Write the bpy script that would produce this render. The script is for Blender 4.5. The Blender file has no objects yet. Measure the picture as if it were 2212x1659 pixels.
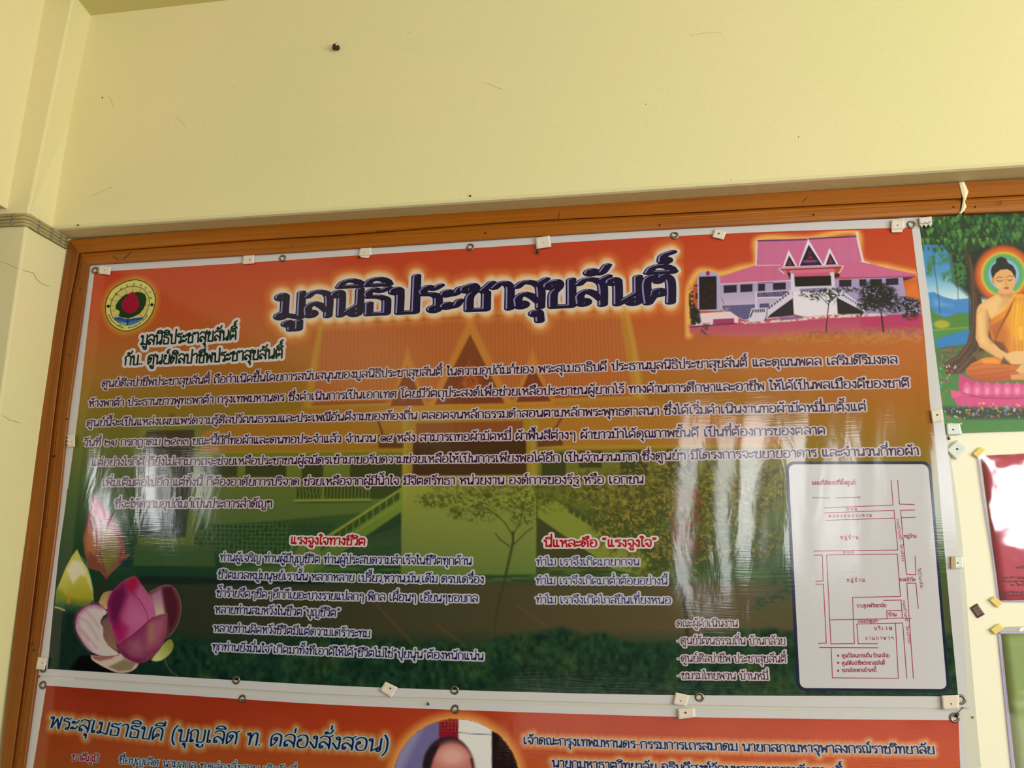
import bpy, math, random
import numpy as np
from mathutils import Matrix

# ---------------------------------------------------------------- camera
random.seed(7)
SC = bpy.context.scene
COL = SC.collection
YAW, PITCH, ROLL, FPX = 0.1729, 0.2209, 0.0098, 1813.6
CAM = np.array([0.0, -2.4, 1.5])
Rm = Matrix.Rotation(YAW, 3, 'Z') @ Matrix.Rotation(math.pi / 2 + PITCH, 3, 'X') @ Matrix.Rotation(ROLL, 3, 'Z')
R = np.array(Rm)
cd = bpy.data.cameras.new('camera'); cam = bpy.data.objects.new('camera', cd); COL.objects.link(cam)
cd.sensor_width = 36; cd.lens = FPX / 2212 * 36; cd.clip_start = 0.02
cam.matrix_world = Matrix.Translation(CAM) @ Rm.to_4x4()
SC.camera = cam

# ---------------------------------------------------------------- world, lights, exposure
w = bpy.data.worlds.new('sky'); SC.world = w; w.use_nodes = True
w.node_tree.nodes['Background'].inputs[0].default_value = (0.80, 0.95, 1.0, 1)
w.node_tree.nodes['Background'].inputs[1].default_value = 1.6
SC.view_settings.view_transform = 'Standard'; SC.view_settings.look = 'None'
SC.view_settings.exposure = -0.16; SC.view_settings.gamma = 1.0; SC.view_settings.use_curve_mapping = False
CEIL = 3.385

def area(name, loc, rot, sx, sy, radiance, col):
    l = bpy.data.lights.new(name, 'AREA'); l.shape = 'RECTANGLE'; l.size = sx; l.size_y = sy
    l.energy = radiance * math.pi * sx * sy; l.color = col
    o = bpy.data.objects.new(name, l); COL.objects.link(o); o.location = loc; o.rotation_euler = rot
    return o
# daylight entering through the openings of the rear and the right wall, plus one added fill
REAR = [(-5.55, 0.50, 1.94, 2.80), (-5.08, 0.26, 1.90, 2.72), (0.48, 0.34, 1.25, 3.02), (1.30, 0.68, 1.55, 3.02), (3.6, 2.0, 1.8, 2.95)]
RAD = [19.0, 12.0, 10.0, 13.5, 11.5]
for i, (xc, wd, z0, z1) in enumerate(REAR):
    area('rear_daylight', (xc, -6.2, (z0 + z1) / 2), (math.radians(90), 0, 0), wd, z1 - z0, RAD[i], (0.97, 0.98, 1.0))
area('right_daylight', (5.12, -3.6, 1.95), (0, math.radians(90), 0), 2.2, 4.4, 10.0, (0.92, 1.0, 0.86))
area('warm_fill', (1.2, -5.4, 0.25), (math.radians(155), 0, 0), 5.0, 0.9, 1.3, (1.0, 0.88, 0.74))  # added warm fill lamp low in the room, imitating bounce off the ground

# ---------------------------------------------------------------- projection helpers
def P(px, py, y=0.0):
    """points of the plane Y=y seen at photograph pixels (px,py); arrays allowed"""
    px = np.asarray(px, float); py = np.asarray(py, float)
    d = np.stack([px - 1106, 829.5 - py, np.full(px.shape, -FPX)], -1) @ R.T
    t = (y - CAM[1]) / d[..., 1]
    return CAM + d * t[..., None]

def unP(pts):
    q = (np.asarray(pts, float) - CAM) @ R
    return 1106 + FPX * q[..., 0] / -q[..., 2], 829.5 - FPX * q[..., 1] / -q[..., 2]

# ---------------------------------------------------------------- materials
def s2l(c):
    c = np.asarray(c, float)
    if c.max() > 1.01: c = c / 255.0
    return np.where(c <= 0.04045, c / 12.92, ((c + 0.055) / 1.055) ** 2.4)

MATS = {}
def mat(name, col=None, rough=0.6, spec=0.5, metal=0.0, bump=None, noise=None, attr=False, alpha=1.0, ribs=False, grain=None, scale=1.0, trans=0.0):
    if name in MATS: return MATS[name]
    m = bpy.data.materials.new(name); m.use_nodes = True; MATS[name] = m
    nt = m.node_tree; b = nt.nodes['Principled BSDF']
    b.inputs['Roughness'].default_value = rough; b.inputs['Metallic'].default_value = metal
    b.inputs['Specular IOR Level'].default_value = spec; b.inputs['Alpha'].default_value = alpha
    if trans: b.inputs['Transmission Weight'].default_value = trans
    geo = nt.nodes.new('ShaderNodeNewGeometry')
    src = None
    if attr:
        a = nt.nodes.new('ShaderNodeAttribute'); a.attribute_name = 'Col'; src = a.outputs['Color']
    elif col is not None:
        c = s2l(col) * scale; b.inputs['Base Color'].default_value = (*c, 1)
        if noise:
            amp, sc, col2 = noise
            n = nt.nodes.new('ShaderNodeTexNoise'); n.inputs['Scale'].default_value = sc; n.inputs['Detail'].default_value = 6
            nt.links.new(geo.outputs['Position'], n.inputs['Vector'])
            r = nt.nodes.new('ShaderNodeMapRange'); r.inputs[1].default_value = 0.35; r.inputs[2].default_value = 0.7
            r.inputs[3].default_value = 0; r.inputs[4].default_value = amp; nt.links.new(n.outputs['Fac'], r.inputs[0])
            mx = nt.nodes.new('ShaderNodeMix'); mx.data_type = 'RGBA'
            mx.inputs[6].default_value = (*c, 1); mx.inputs[7].default_value = (*(s2l(col2) * scale), 1)
            nt.links.new(r.outputs[0], mx.inputs[0]); nt.links.new(mx.outputs[2], b.inputs['Base Color'])
    if src is not None: nt.links.new(src, b.inputs['Base Color'])
    if grain:   # wood: streaks along axis 'X' or 'Z'
        axis, dark = grain
        mp = nt.nodes.new('ShaderNodeMapping'); nt.links.new(geo.outputs['Position'], mp.inputs[0])
        mp.inputs['Scale'].default_value = (1.5, 60, 90) if axis == 'X' else (90, 60, 1.5)
        n = nt.nodes.new('ShaderNodeTexNoise'); n.inputs['Scale'].default_value = 1.6; n.inputs['Detail'].default_value = 8; n.inputs['Distortion'].default_value = 0.4
        nt.links.new(mp.outputs[0], n.inputs['Vector'])
        n2 = nt.nodes.new('ShaderNodeTexNoise'); n2.inputs['Scale'].default_value = 2.3; n2.inputs['Detail'].default_value = 3
        nt.links.new(geo.outputs['Position'], n2.inputs['Vector'])
        ad = nt.nodes.new('ShaderNodeMath'); ad.operation = 'MULTIPLY_ADD'; ad.inputs[1].default_value = 0.75
        nt.links.new(n.outputs['Fac'], ad.inputs[0]); 
        m2 = nt.nodes.new('ShaderNodeMath'); m2.operation = 'MULTIPLY'; m2.inputs[1].default_value = 0.35
        nt.links.new(n2.outputs['Fac'], m2.inputs[0]); nt.links.new(m2.outputs[0], ad.inputs[2])
        rp = nt.nodes.new('ShaderNodeValToRGB')
        rp.color_ramp.elements[0].position = 0.35; rp.color_ramp.elements[0].color = (*(s2l(dark) * scale), 1)
        rp.color_ramp.elements[1].position = 0.72; rp.color_ramp.elements[1].color = (*(s2l(col) * scale), 1)
        nt.links.new(ad.outputs[0], rp.inputs[0]); nt.links.new(rp.outputs[0], b.inputs['Base Color'])
    last = None
    if ribs:    # woven vinyl: fine horizontal ribs plus faint creases
        mp = nt.nodes.new('ShaderNodeMapping'); nt.links.new(geo.outputs['Position'], mp.inputs[0])
        mp.inputs['Scale'].default_value = (14, 1, 260)
        n = nt.nodes.new('ShaderNodeTexNoise'); n.inputs['Scale'].default_value = 1.0; n.inputs['Detail'].default_value = 2
        nt.links.new(mp.outputs[0], n.inputs['Vector'])
        b1 = nt.nodes.new('ShaderNodeBump'); b1.inputs['Strength'].default_value = 0.085; b1.inputs['Distance'].default_value = 0.0012
        nt.links.new(n.outputs['Fac'], b1.inputs['Height'])
        mp2 = nt.nodes.new('ShaderNodeMapping'); nt.links.new(geo.outputs['Position'], mp2.inputs[0])
        mp2.inputs['Scale'].default_value = (5.5, 1, 2.2); mp2.inputs['Rotation'].default_value = (0, 0.15, 0)
        n2 = nt.nodes.new('ShaderNodeTexNoise'); n2.inputs['Scale'].default_value = 2.0; n2.inputs['Detail'].default_value = 3; n2.inputs['Distortion'].default_value = 0.9
        nt.links.new(mp2.outputs[0], n2.inputs['Vector'])
        b2 = nt.nodes.new('ShaderNodeBump'); b2.inputs['Strength'].default_value = 0.30; b2.inputs['Distance'].default_value = 0.0022
        nt.links.new(n2.outputs['Fac'], b2.inputs['Height']); nt.links.new(b1.outputs[0], b2.inputs['Normal']); last = b2
    if bump:
        sc, st, dist = bump
        n = nt.nodes.new('ShaderNodeTexNoise'); n.inputs['Scale'].default_value = sc; n.inputs['Detail'].default_value = 5
        nt.links.new(geo.outputs['Position'], n.inputs['Vector'])
        bm = nt.nodes.new('ShaderNodeBump'); bm.inputs['Strength'].default_value = st; bm.inputs['Distance'].default_value = dist
        nt.links.new(n.outputs['Fac'], bm.inputs['Height']); last = bm
        if last is not bm: pass
    if last is not None: nt.links.new(last.outputs[0], b.inputs['Normal'])
    return m

K = 1.0        # photographed sheet colour -> reflectance of the sheet under this light
def vinyl(name, col, k=K, rough=0.15): return mat(name, col, rough=rough, spec=0.38, ribs=True, scale=k)
PAINT = mat('cream_wall_paint', (234, 218, 172), rough=0.75, spec=0.25, bump=(55, 0.25, 0.004), noise=(0.5, 1.7, (222, 218, 158)))
PAINT_SOFFIT = PAINT
WOOD_X = mat('varnished_wood_x', (176, 100, 14), rough=0.33, spec=0.4, grain=('X', (148, 78, 9)), scale=0.9)
WOOD_Z = mat('varnished_wood_z', (152, 84, 14), rough=0.33, spec=0.4, grain=('Z', (122, 62, 8)), scale=0.9)
HEM = vinyl('white_vinyl', (224, 218, 226), k=0.8)
PRINT = mat('printed_vinyl', attr=True, rough=0.085, spec=0.5, ribs=True)
POSTER = mat('printed_poster', attr=True, rough=0.38, spec=0.4)
BRASS = mat('eyelet_metal', (128, 120, 102), rough=0.3, metal=0.85)
TAPE = mat('cream_paper_tape', (240, 224, 212), rough=0.7, spec=0.2, bump=(300, 0.2, 0.0006), scale=.85)
TAPEY = mat('yellowed_tape', (232, 206, 120), rough=0.5, spec=0.3)
SILVER = mat('silver_foil_tape', (214, 220, 216), rough=0.42, spec=0.6)
BLACK = mat('dark_iron', (38, 30, 30), rough=0.6)

# ---------------------------------------------------------------- object helpers
def link(name, me, parent=None, m=None):
    o = bpy.data.objects.new(name, me); COL.objects.link(o)
    if m is not None:
        for q in (m if isinstance(m, (list, tuple)) else [m]): me.materials.append(q)
    if parent is not None: o.parent = parent
    return o

def tag(o, label=None, cat=None, group=None, kind=None):
    if label: o['label'] = label
    if cat: o['category'] = cat
    if group: o['group'] = group
    if kind: o['kind'] = kind
    return o

def root(name, label, cat, group=None, kind=None, loc=(0, 0, 0)):
    o = bpy.data.objects.new(name, None); COL.objects.link(o); o.empty_display_size = 0.05
    return tag(o, label, cat, group, kind)

def fast_mesh(name, V, F, smooth=False, mi=None, col=None):
    """V (n,3) array, F list of int arrays (each array (m,k) of k-gons)"""
    me = bpy.data.meshes.new(name)
    V = np.asarray(V, float)
    if not isinstance(F, list): F = [F]
    F = [np.asarray(f, int) for f in F if len(f)]
    me.vertices.add(len(V)); me.vertices.foreach_set('co', V.ravel())
    nl = sum(f.size for f in F); npoly = sum(len(f) for f in F)
    me.loops.add(nl); me.polygons.add(npoly)
    me.loops.foreach_set('vertex_index', np.concatenate([f.ravel() for f in F]))
    st = []; s = 0
    for f in F:
        st.append(s + np.arange(len(f)) * f.shape[1]); s += f.size
    me.polygons.foreach_set('loop_start', np.concatenate(st))
    if smooth: me.polygons.foreach_set('use_smooth', np.ones(npoly, bool))
    if mi is not None: me.polygons.foreach_set('material_index', np.asarray(mi, int))
    me.update(calc_edges=True)
    if col is not None:
        a = me.color_attributes.new('Col', 'FLOAT_COLOR', 'POINT')
        a.data.foreach_set('color', np.c_[col, np.ones(len(col))].ravel())
    me.validate(verbose=False)
    return me

class MB:
    def __init__(s): s.v = []; s.f = []
    def box(s, a, b):
        x0, y0, z0 = a; x1, y1, z1 = b; n = len(s.v)
        s.v += [(x0, y0, z0), (x1, y0, z0), (x1, y1, z0), (x0, y1, z0), (x0, y0, z1), (x1, y0, z1), (x1, y1, z1), (x0, y1, z1)]
        s.f += [tuple(n + i for i in q) for q in ((0, 3, 2, 1), (4, 5, 6, 7), (0, 1, 5, 4), (1, 2, 6, 5), (2, 3, 7, 6), (3, 0, 4, 7))]
        return s
    def loft(s, secs, caps=True, closed=True):
        n = len(s.v); k = len(secs[0])
        for q in secs: s.v += [tuple(p) for p in q]
        for i in range(len(secs) - 1):
            for j in range(k if closed else k - 1):
                a = n + i * k + j; b = n + i * k + (j + 1) % k
                s.f.append((a, b, b + k, a + k))
        if caps and closed:
            s.f.append(tuple(n + j for j in range(k))[::-1]); s.f.append(tuple(n + (len(secs) - 1) * k + j for j in range(k)))
        return s
    def tube(s, pts, r, seg=8, flat=1.0, up=(0, 0, 1)):
        pts = [np.array(p, float) for p in pts]; secs = []
        rs = r if isinstance(r, (list, tuple)) else [r] * len(pts)
        for i, p in enumerate(pts):
            t = pts[min(i + 1, len(pts) - 1)] - pts[max(i - 1, 0)]; t /= np.linalg.norm(t) + 1e-12
            u = np.array(up, float); u = u - t * (u @ t); u /= np.linalg.norm(u) + 1e-9; v = np.cross(t, u)
            secs.append([p + rs[i] * (math.cos(a) * u + flat * math.sin(a) * v) for a in [2 * math.pi * j / seg for j in range(seg)]])
        return s.loft(secs)
    def blob(s, c, r, seg=8, jit=0.0):
        n = len(s.v); rings = max(3, seg // 2); rx, ry, rz = r if isinstance(r, (tuple, list)) else (r, r, r)
        for i in range(1, rings):
            for j in range(seg):
                th = math.pi * i / rings; ph = 2 * math.pi * j / seg; k = 1 + random.uniform(-jit, jit)
                s.v.append((c[0] + rx * k * math.sin(th) * math.cos(ph), c[1] + ry * k * math.sin(th) * math.sin(ph), c[2] + rz * k * math.cos(th)))
        s.v += [(c[0], c[1], c[2] + rz), (c[0], c[1], c[2] - rz)]; t = len(s.v) - 2
        for i in range(rings - 2):
            for j in range(seg):
                a = n + i * seg + j; b = n + i * seg + (j + 1) % seg
                s.f.append((a, a + seg, b + seg, b))
        for j in range(seg):
            s.f.append((t, n + j, n + (j + 1) % seg)); q = n + (rings - 2) * seg
            s.f.append((t + 1, q + (j + 1) % seg, q + j))
        return s
    def build(s, name, m, parent=None, smooth=False, bevel=0):
        me = bpy.data.meshes.new(name); me.from_pydata([tuple(map(float, p)) for p in s.v], [], s.f); me.update()
        if smooth: me.polygons.foreach_set('use_smooth', [True] * len(me.polygons))
        o = link(name, me, parent, m)
        if bevel:
            b = o.modifiers.new('bevel', 'BEVEL'); b.width = bevel; b.segments = 3; b.limit_method = 'ANGLE'
            me.polygons.foreach_set('use_smooth', [False] * len(me.polygons))
        return o

def interp_path(pts, n=None, step=40):
    """densify a photo-pixel polyline by a smooth parametrised spline through its points"""
    pts = np.array(pts, float)
    d = np.r_[0, np.cumsum(np.hypot(*np.diff(pts, axis=0).T))]
    if n is None: n = max(2, int(d[-1] / step) + 1)
    t = np.linspace(0, d[-1], n)
    if len(pts) == 2: return np.c_[np.interp(t, d, pts[:, 0]), np.interp(t, d, pts[:, 1])]
    out = []
    m = np.zeros_like(pts)
    for i in range(len(pts)):
        a, b = max(i - 1, 0), min(i + 1, len(pts) - 1); m[i] = (pts[b] - pts[a]) / (d[b] - d[a])
    for x in t:
        i = min(np.searchsorted(d, x, 'right') - 1, len(pts) - 2); h = d[i + 1] - d[i]; u = (x - d[i]) / h
        out.append((2*u**3-3*u**2+1)*pts[i] + (u**3-2*u**2+u)*h*m[i] + (-2*u**3+3*u**2)*pts[i+1] + (u**3-u**2)*h*m[i+1])
    return np.array(out)

# ================================================================ SETTING
YB, YC = -0.11, -0.22                  # front of the beam, front of the column
X0, X1, Y0 = -7.0, 5.0, -6.0
ZB = 2.589
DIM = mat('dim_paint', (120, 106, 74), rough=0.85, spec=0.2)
def struct(mb, name, m=PAINT, **k): o = mb.build(name, m, **k); o['kind'] = 'structure'; return o
struct(MB().box((X0, 0, 0), (X1, 0.15, CEIL)), 'wall_back')
struct(MB().box((X0 - .15, Y0 - .1, -0.1), (X1 + .15, 0.15, 0)), 'floor', mat('floor_tile', (112, 96, 74), rough=0.5))
struct(MB().box((X0 - .15, Y0 - .1, CEIL), (X1 + .15, 0.15, CEIL + .15)), 'ceiling', mat('ceiling_paint', (214, 204, 146), rough=0.8, spec=0.2, bump=(40, 0.2, 0.004)))
struct(MB().box((X0 - .15, Y0, 0), (X0, 0, CEIL)), 'wall_left', DIM)
def holed_wall(name, axis, a0, a1, holes, depth0, depth1):
    mb = MB(); xs = a0
    def seg(u0, u1, z0, z1):
        if u1 - u0 < 1e-4 or z1 - z0 < 1e-4: return
        if axis == 'x': mb.box((u0, depth0, z0), (u1, depth1, z1))
        else: mb.box((depth0, u0, z0), (depth1, u1, z1))
    for (h0, h1, z0, z1) in sorted(holes):
        seg(xs, h0, 0, CEIL); seg(h0, h1, 0, z0); seg(h0, h1, z1, CEIL); xs = h1
    seg(xs, a1, 0, CEIL)
    return struct(mb, name, DIM)
holed_wall('wall_rear', 'x', X0, X1, [(xc - wd / 2, xc + wd / 2, z0, z1) for xc, wd, z0, z1 in REAR], Y0 - .1, Y0)
holed_wall('wall_right', 'y', Y0, 0, [(-5.8, -1.4, 0.85, 3.05)], X1, X1 + .1)

# beam over the board: front face with a softened lower arris
xl = float(P(112, 492, YB)[0])
tl = P(185, 45, YB)
mb = MB(); secs = []
for x, xt in ((xl, float(tl[0])), (-0.5, -0.5), (1.2, 1.2), (X1, X1)):
    secs.append([(x, 0, ZB), (x, YB + .012, ZB), (x, YB + .004, ZB + .003), (x, YB, ZB + .011), (xt, YB, CEIL), (xt, 0, CEIL)])
mb.loft(secs); struct(mb, 'beam')
# column left of the board, its right side runs back to the wall
XS = -1.943
def colsec(z, xf, xb):
    return [(xf - .006, YC, z), (xf - .001, YC + .002, z), (xf, YC + .007, z), (xb, 0, z), (-2.5, 0, z), (-2.5, YC, z)]
pf = [P(155, 15, YC), P(60, 462, YC), P(25, 700, YC), P(2, 866, YC)]
pb = [P(185, 45, YB), P(112, 492, YB)]
secs = []
zs = [0.0, 0.9] + [float(p[2]) for p in pf[::-1]][:3] + [CEIL]
xf = [XS, XS, float(pf[3][0]), float(pf[2][0]), float(pf[1][0]), float(pf[0][0])]
xb = [-1.952, -1.952, -1.95, -1.947, XS, float(pb[0][0])]
for z, a, b in zip(zs, xf, xb): secs.append(colsec(z, a, b))
mb = MB().loft(secs); colo = struct(mb, 'column')
# crossbeam running from the column into the room
xa, xb_ = float(P(95, 15, YC)[0]), float(P(15, 455, YC)[0]); zb = float(P(8, 452, YC)[2])
mb = MB().loft([[(xb_ - .25, Y0, zb), (xb_, Y0, zb), (xa, Y0, CEIL), (xa - .25, Y0, CEIL)], [(xb_ - .25, YC + .01, zb), (xb_, YC + .01, zb), (xa, YC + .01, CEIL), (xa - .25, YC + .01, CEIL)]])
struct(mb, 'crossbeam')

def ribbon(name, pts3, wd, nrm, m, parent, th=0.0006, taper=True):
    """thin raised strip following 3-D points"""
    nrm = np.array(nrm, float); mb = MB(); secs = []
    pts3 = [np.array(p, float) for p in pts3]
    for i, p in enumerate(pts3):
        t = pts3[min(i + 1, len(pts3) - 1)] - pts3[max(i - 1, 0)]; t /= np.linalg.norm(t); s = np.cross(t, nrm)
        k = wd * (1 if not taper else (0.4 + 0.6 * math.sin(math.pi * (i + .5) / len(pts3))))
        secs.append([p - s * k / 2, p + s * k / 2, p + s * k / 2 + nrm * th, p - s * k / 2 + nrm * th])
    mb.loft(secs); return mb.build(name, m, parent)
CRACK = mat('plaster_crack', (176, 162, 120), rough=0.9)
def side_pt(px, py):   # on the column's right-hand side plane
    d = R @ np.array([px - 1106, 829.5 - py, -FPX]); t = (XS + .0005 - CAM[0]) / d[0]; return CAM + d * t
c1 = [P(x, y, YC) for x, y in interp_path([(0, 565), (14, 569), (28, 576), (42, 580)], 8)]
ribbon('crack', c1, .0016, (0, -1, 0), CRACK, colo)
c2 = [side_pt(x, y) for x, y in interp_path([(48, 583), (58, 586), (72, 590), (80, 604), (96, 615), (108, 618)], 14)]
ribbon('crack', c2, .0016, (1, 0, 0), CRACK, colo)
c3 = [side_pt(x, y) for x, y in interp_path([(4, 896), (12, 901), (20, 907), (33, 910), (44, 914)], 10)]
ribbon('crack', c3, .0012, (1, 0, 0), CRACK, colo)

# ================================================================ NOTICE BOARD
YO, YI, YP = -0.036, -0.027, -0.010     # outer moulding, inner moulding, panel
board = root('notice_board', 'long notice board in a moulded varnished wood frame below the cream beam', 'notice board')
top_o = [(150, 519), (560, 485.5), (740, 472), (1015, 452), (1440, 428), (1640, 417.5), (1900, 403.8), (2077, 393.5)]
top_g = [(172, 547), (560, 518.5), (740, 507.5), (1100, 480.5), (1440, 462.5), (1640, 451), (1900, 437.6), (2077, 429)]
top_i = [(192, 572), (560, 549.6), (740, 538.5), (1100, 514), (1300, 501.7), (1640, 484.5), (1900, 469.6), (2072, 461.5)]
lef_o = [(150, 519), (117.5, 700), (86, 900), (64, 1100), (45, 1245), (27, 1400), (1, 1659)]
lef_g = [(172, 547), (143, 700), (117.5, 900), (95, 1100), (78, 1250), (60, 1400), (26, 1659)]
lef_i = [(192, 572), (175, 700), (147, 900), (127, 1100), (108, 1250), (87, 1400), (52, 1659)]
def extend_down(p, z=0.72):
    q = P(*p[-1], YO); x, y = unP(np.array([q[0] , YO, z])); return p + [(float(x), float(y))]
def rail(name, o, g, i, n, m, zflip=1):
    """moulded rail lofted between its outer edge, its groove and its inner edge"""
    O, G, I = (interp_path(a, n) for a in (o, g, i)); secs = []
    for a, b, c in zip(O, G, I):
        PO = lambda t, y: P(*(a + (b - a) * t), y)
        PI = lambda t, y: P(*(b + (c - b) * t), y)
        secs.append([PO(0, YO) * [1, 0, 1], PO(0, YO), PO(.03, YO - .0015), PO(.9, YO - .0015), PO(.97, YO), PO(1.0, YI + .001), PI(.06, YI - .001),
                     PI(.20, YI - .0024), PI(.26, YI - .0016), PI(.32, YI - .0028), PI(.58, YI - .0030), PI(.64, YI - .0022), PI(.70, YI - .0028), PI(.93, YI - .0018), PI(1, YI), PI(1, YI) * [1, 0, 1]])
    mb = MB().loft(secs); return mb.build(name, m, board, bevel=0)

rail('frame_rail', top_o, top_g, top_i, 26, WOOD_X)
rail('frame_rail', [(2083, 393.2), (2212, 386), (2700, 361)], [(2083, 428.7), (2212, 421.5), (2700, 398)], [(2083, 461), (2212, 456), (2700, 434)], 8, WOOD_X)
rail('frame_stile', extend_down(lef_o), extend_down(lef_g), extend_down(lef_i), 30, WOOD_Z)
# right stile and bottom rail, beyond the picture
RX = float(P(2700, 361, YO)[0]); bz = 0.72
mb = MB().box((RX - .01, YO, bz), (RX + .05, 0, 2.585)); mb.box((RX - .04, YI, bz), (RX - .01, 0, 2.585)); mb.build('frame_stile', WOOD_Z, board, bevel=.002)
mb = MB().box((-1.95, YO, bz - .06), (RX + .05, 0, bz)); mb.box((-1.9, YI, bz), (RX - .04, 0, bz + .035)); mb.build('frame_rail', WOOD_X, board, bevel=.002)
pn = MB().box((-1.93, YP, bz), (RX, -0.0005, 2.575)).build('board_panel', mat('cream_board', (246, 236, 216), rough=0.55, spec=0.3, noise=(0.3, 1.5, (242, 232, 214))), board)
# filler smeared over the joint of the top rail
fl = mat('white_filler', (240, 226, 190), rough=0.8)
mb = MB(); Lp = [(2072, 394), (2074, 404), (2077, 416), (2080, 428), (2079, 438), (2078, 447), (2075, 456), (2071, 461)]
Rp = [(2083, 393), (2087, 402), (2092, 414), (2088, 427), (2084, 436), (2088, 446), (2083, 455), (2077, 461)]
secs = []
for k, (a, b) in enumerate(zip(Lp, Rp)):
    yy = -0.0385 if k < 4 else -0.0315
    secs.append([P(*a, yy + .006), P(*a, yy - .0005), P((a[0] + b[0]) / 2, (a[1] + b[1]) / 2, yy - .0022), P(*b, yy - .0005), P(*b, yy + .006)])
mb.loft(secs); mb.build('joint_filler', fl, board)
# knots, nail holes and scrapes on the wood
NH = mat('nail_hole', (48, 26, 12), rough=0.9)
for i, (px, py, r) in enumerate([(1757.5, 463.5, 2.4), (1425, 486, 2.6), (2060, 447, 2.2), (2107, 446.5, 2.2), (1048.5, 503, 2.6), (740.8, 507, 1.8), (173, 625, 2.6), (171, 601, 1.6), (150.5, 767, 2.0), (144.5, 905, 3.0), (119, 957, 1.8), (100, 1137, 2.4), (98, 1121, 1.6), (70, 1391, 2.4), (73.5, 1405, 2.8), (43.5, 1628, 2.2), (632, 531, 1.8), (113, 986, 3.2), (118, 985, 2.6)]):
    c = P(px, py, -.0308 if i != 5 else -.0376); r_ = r * .0011
    MB().blob(c, (r_, .0009, r_ * 1.2), 8, 0.25).build('nail_hole', NH, board)
for pts in ([(244, 553), (250, 558), (256, 561)], [(266, 561), (274, 553), (285, 543)], [(1200, 477), (1206, 470), (1209, 458)], [(812, 500), (825, 499), (846, 498.5)], [(1733, 437), (1740, 430), (1744, 426)], [(2160, 443), (2162, 437), (2161, 432)]):
    ribbon('scrape', [P(x, y, -.0312 if y > 500 and x < 700 else -.0378) for x, y in interp_path(pts, 8)], .003, (0, -1, 0), mat('scrape', (84, 62, 40), rough=0.9), board, th=.0004)

# ================================================================ PAINTING ON FINE GRIDS (flat print as colour attribute)
def hash2(i, j, s):
    n = (i.astype(np.int64) * 374761393 + j.astype(np.int64) * 668265263 + s * 974711) & 0x7fffffff
    n = ((n ^ (n >> 13)) * 1274126177) & 0x7fffffff
    return ((n ^ (n >> 16)) & 0xffff) / 65535.0
def vnoise(x, y, s=0):
    i = np.floor(x); j = np.floor(y); u = x - i; v = y - j; u = u*u*(3-2*u); v = v*v*(3-2*v)
    a = hash2(i, j, s); b = hash2(i+1, j, s); c = hash2(i, j+1, s); d = hash2(i+1, j+1, s)
    return (a*(1-u)+b*u)*(1-v) + (c*(1-u)+d*u)*v
def fbm(x, y, s=0, o=3):
    r = 0; a = 0.5; t = 0
    for k in range(o): r = r + a * vnoise(x * 2**k, y * 2**k, s + k); t += a; a *= 0.55
    return r / t

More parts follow.
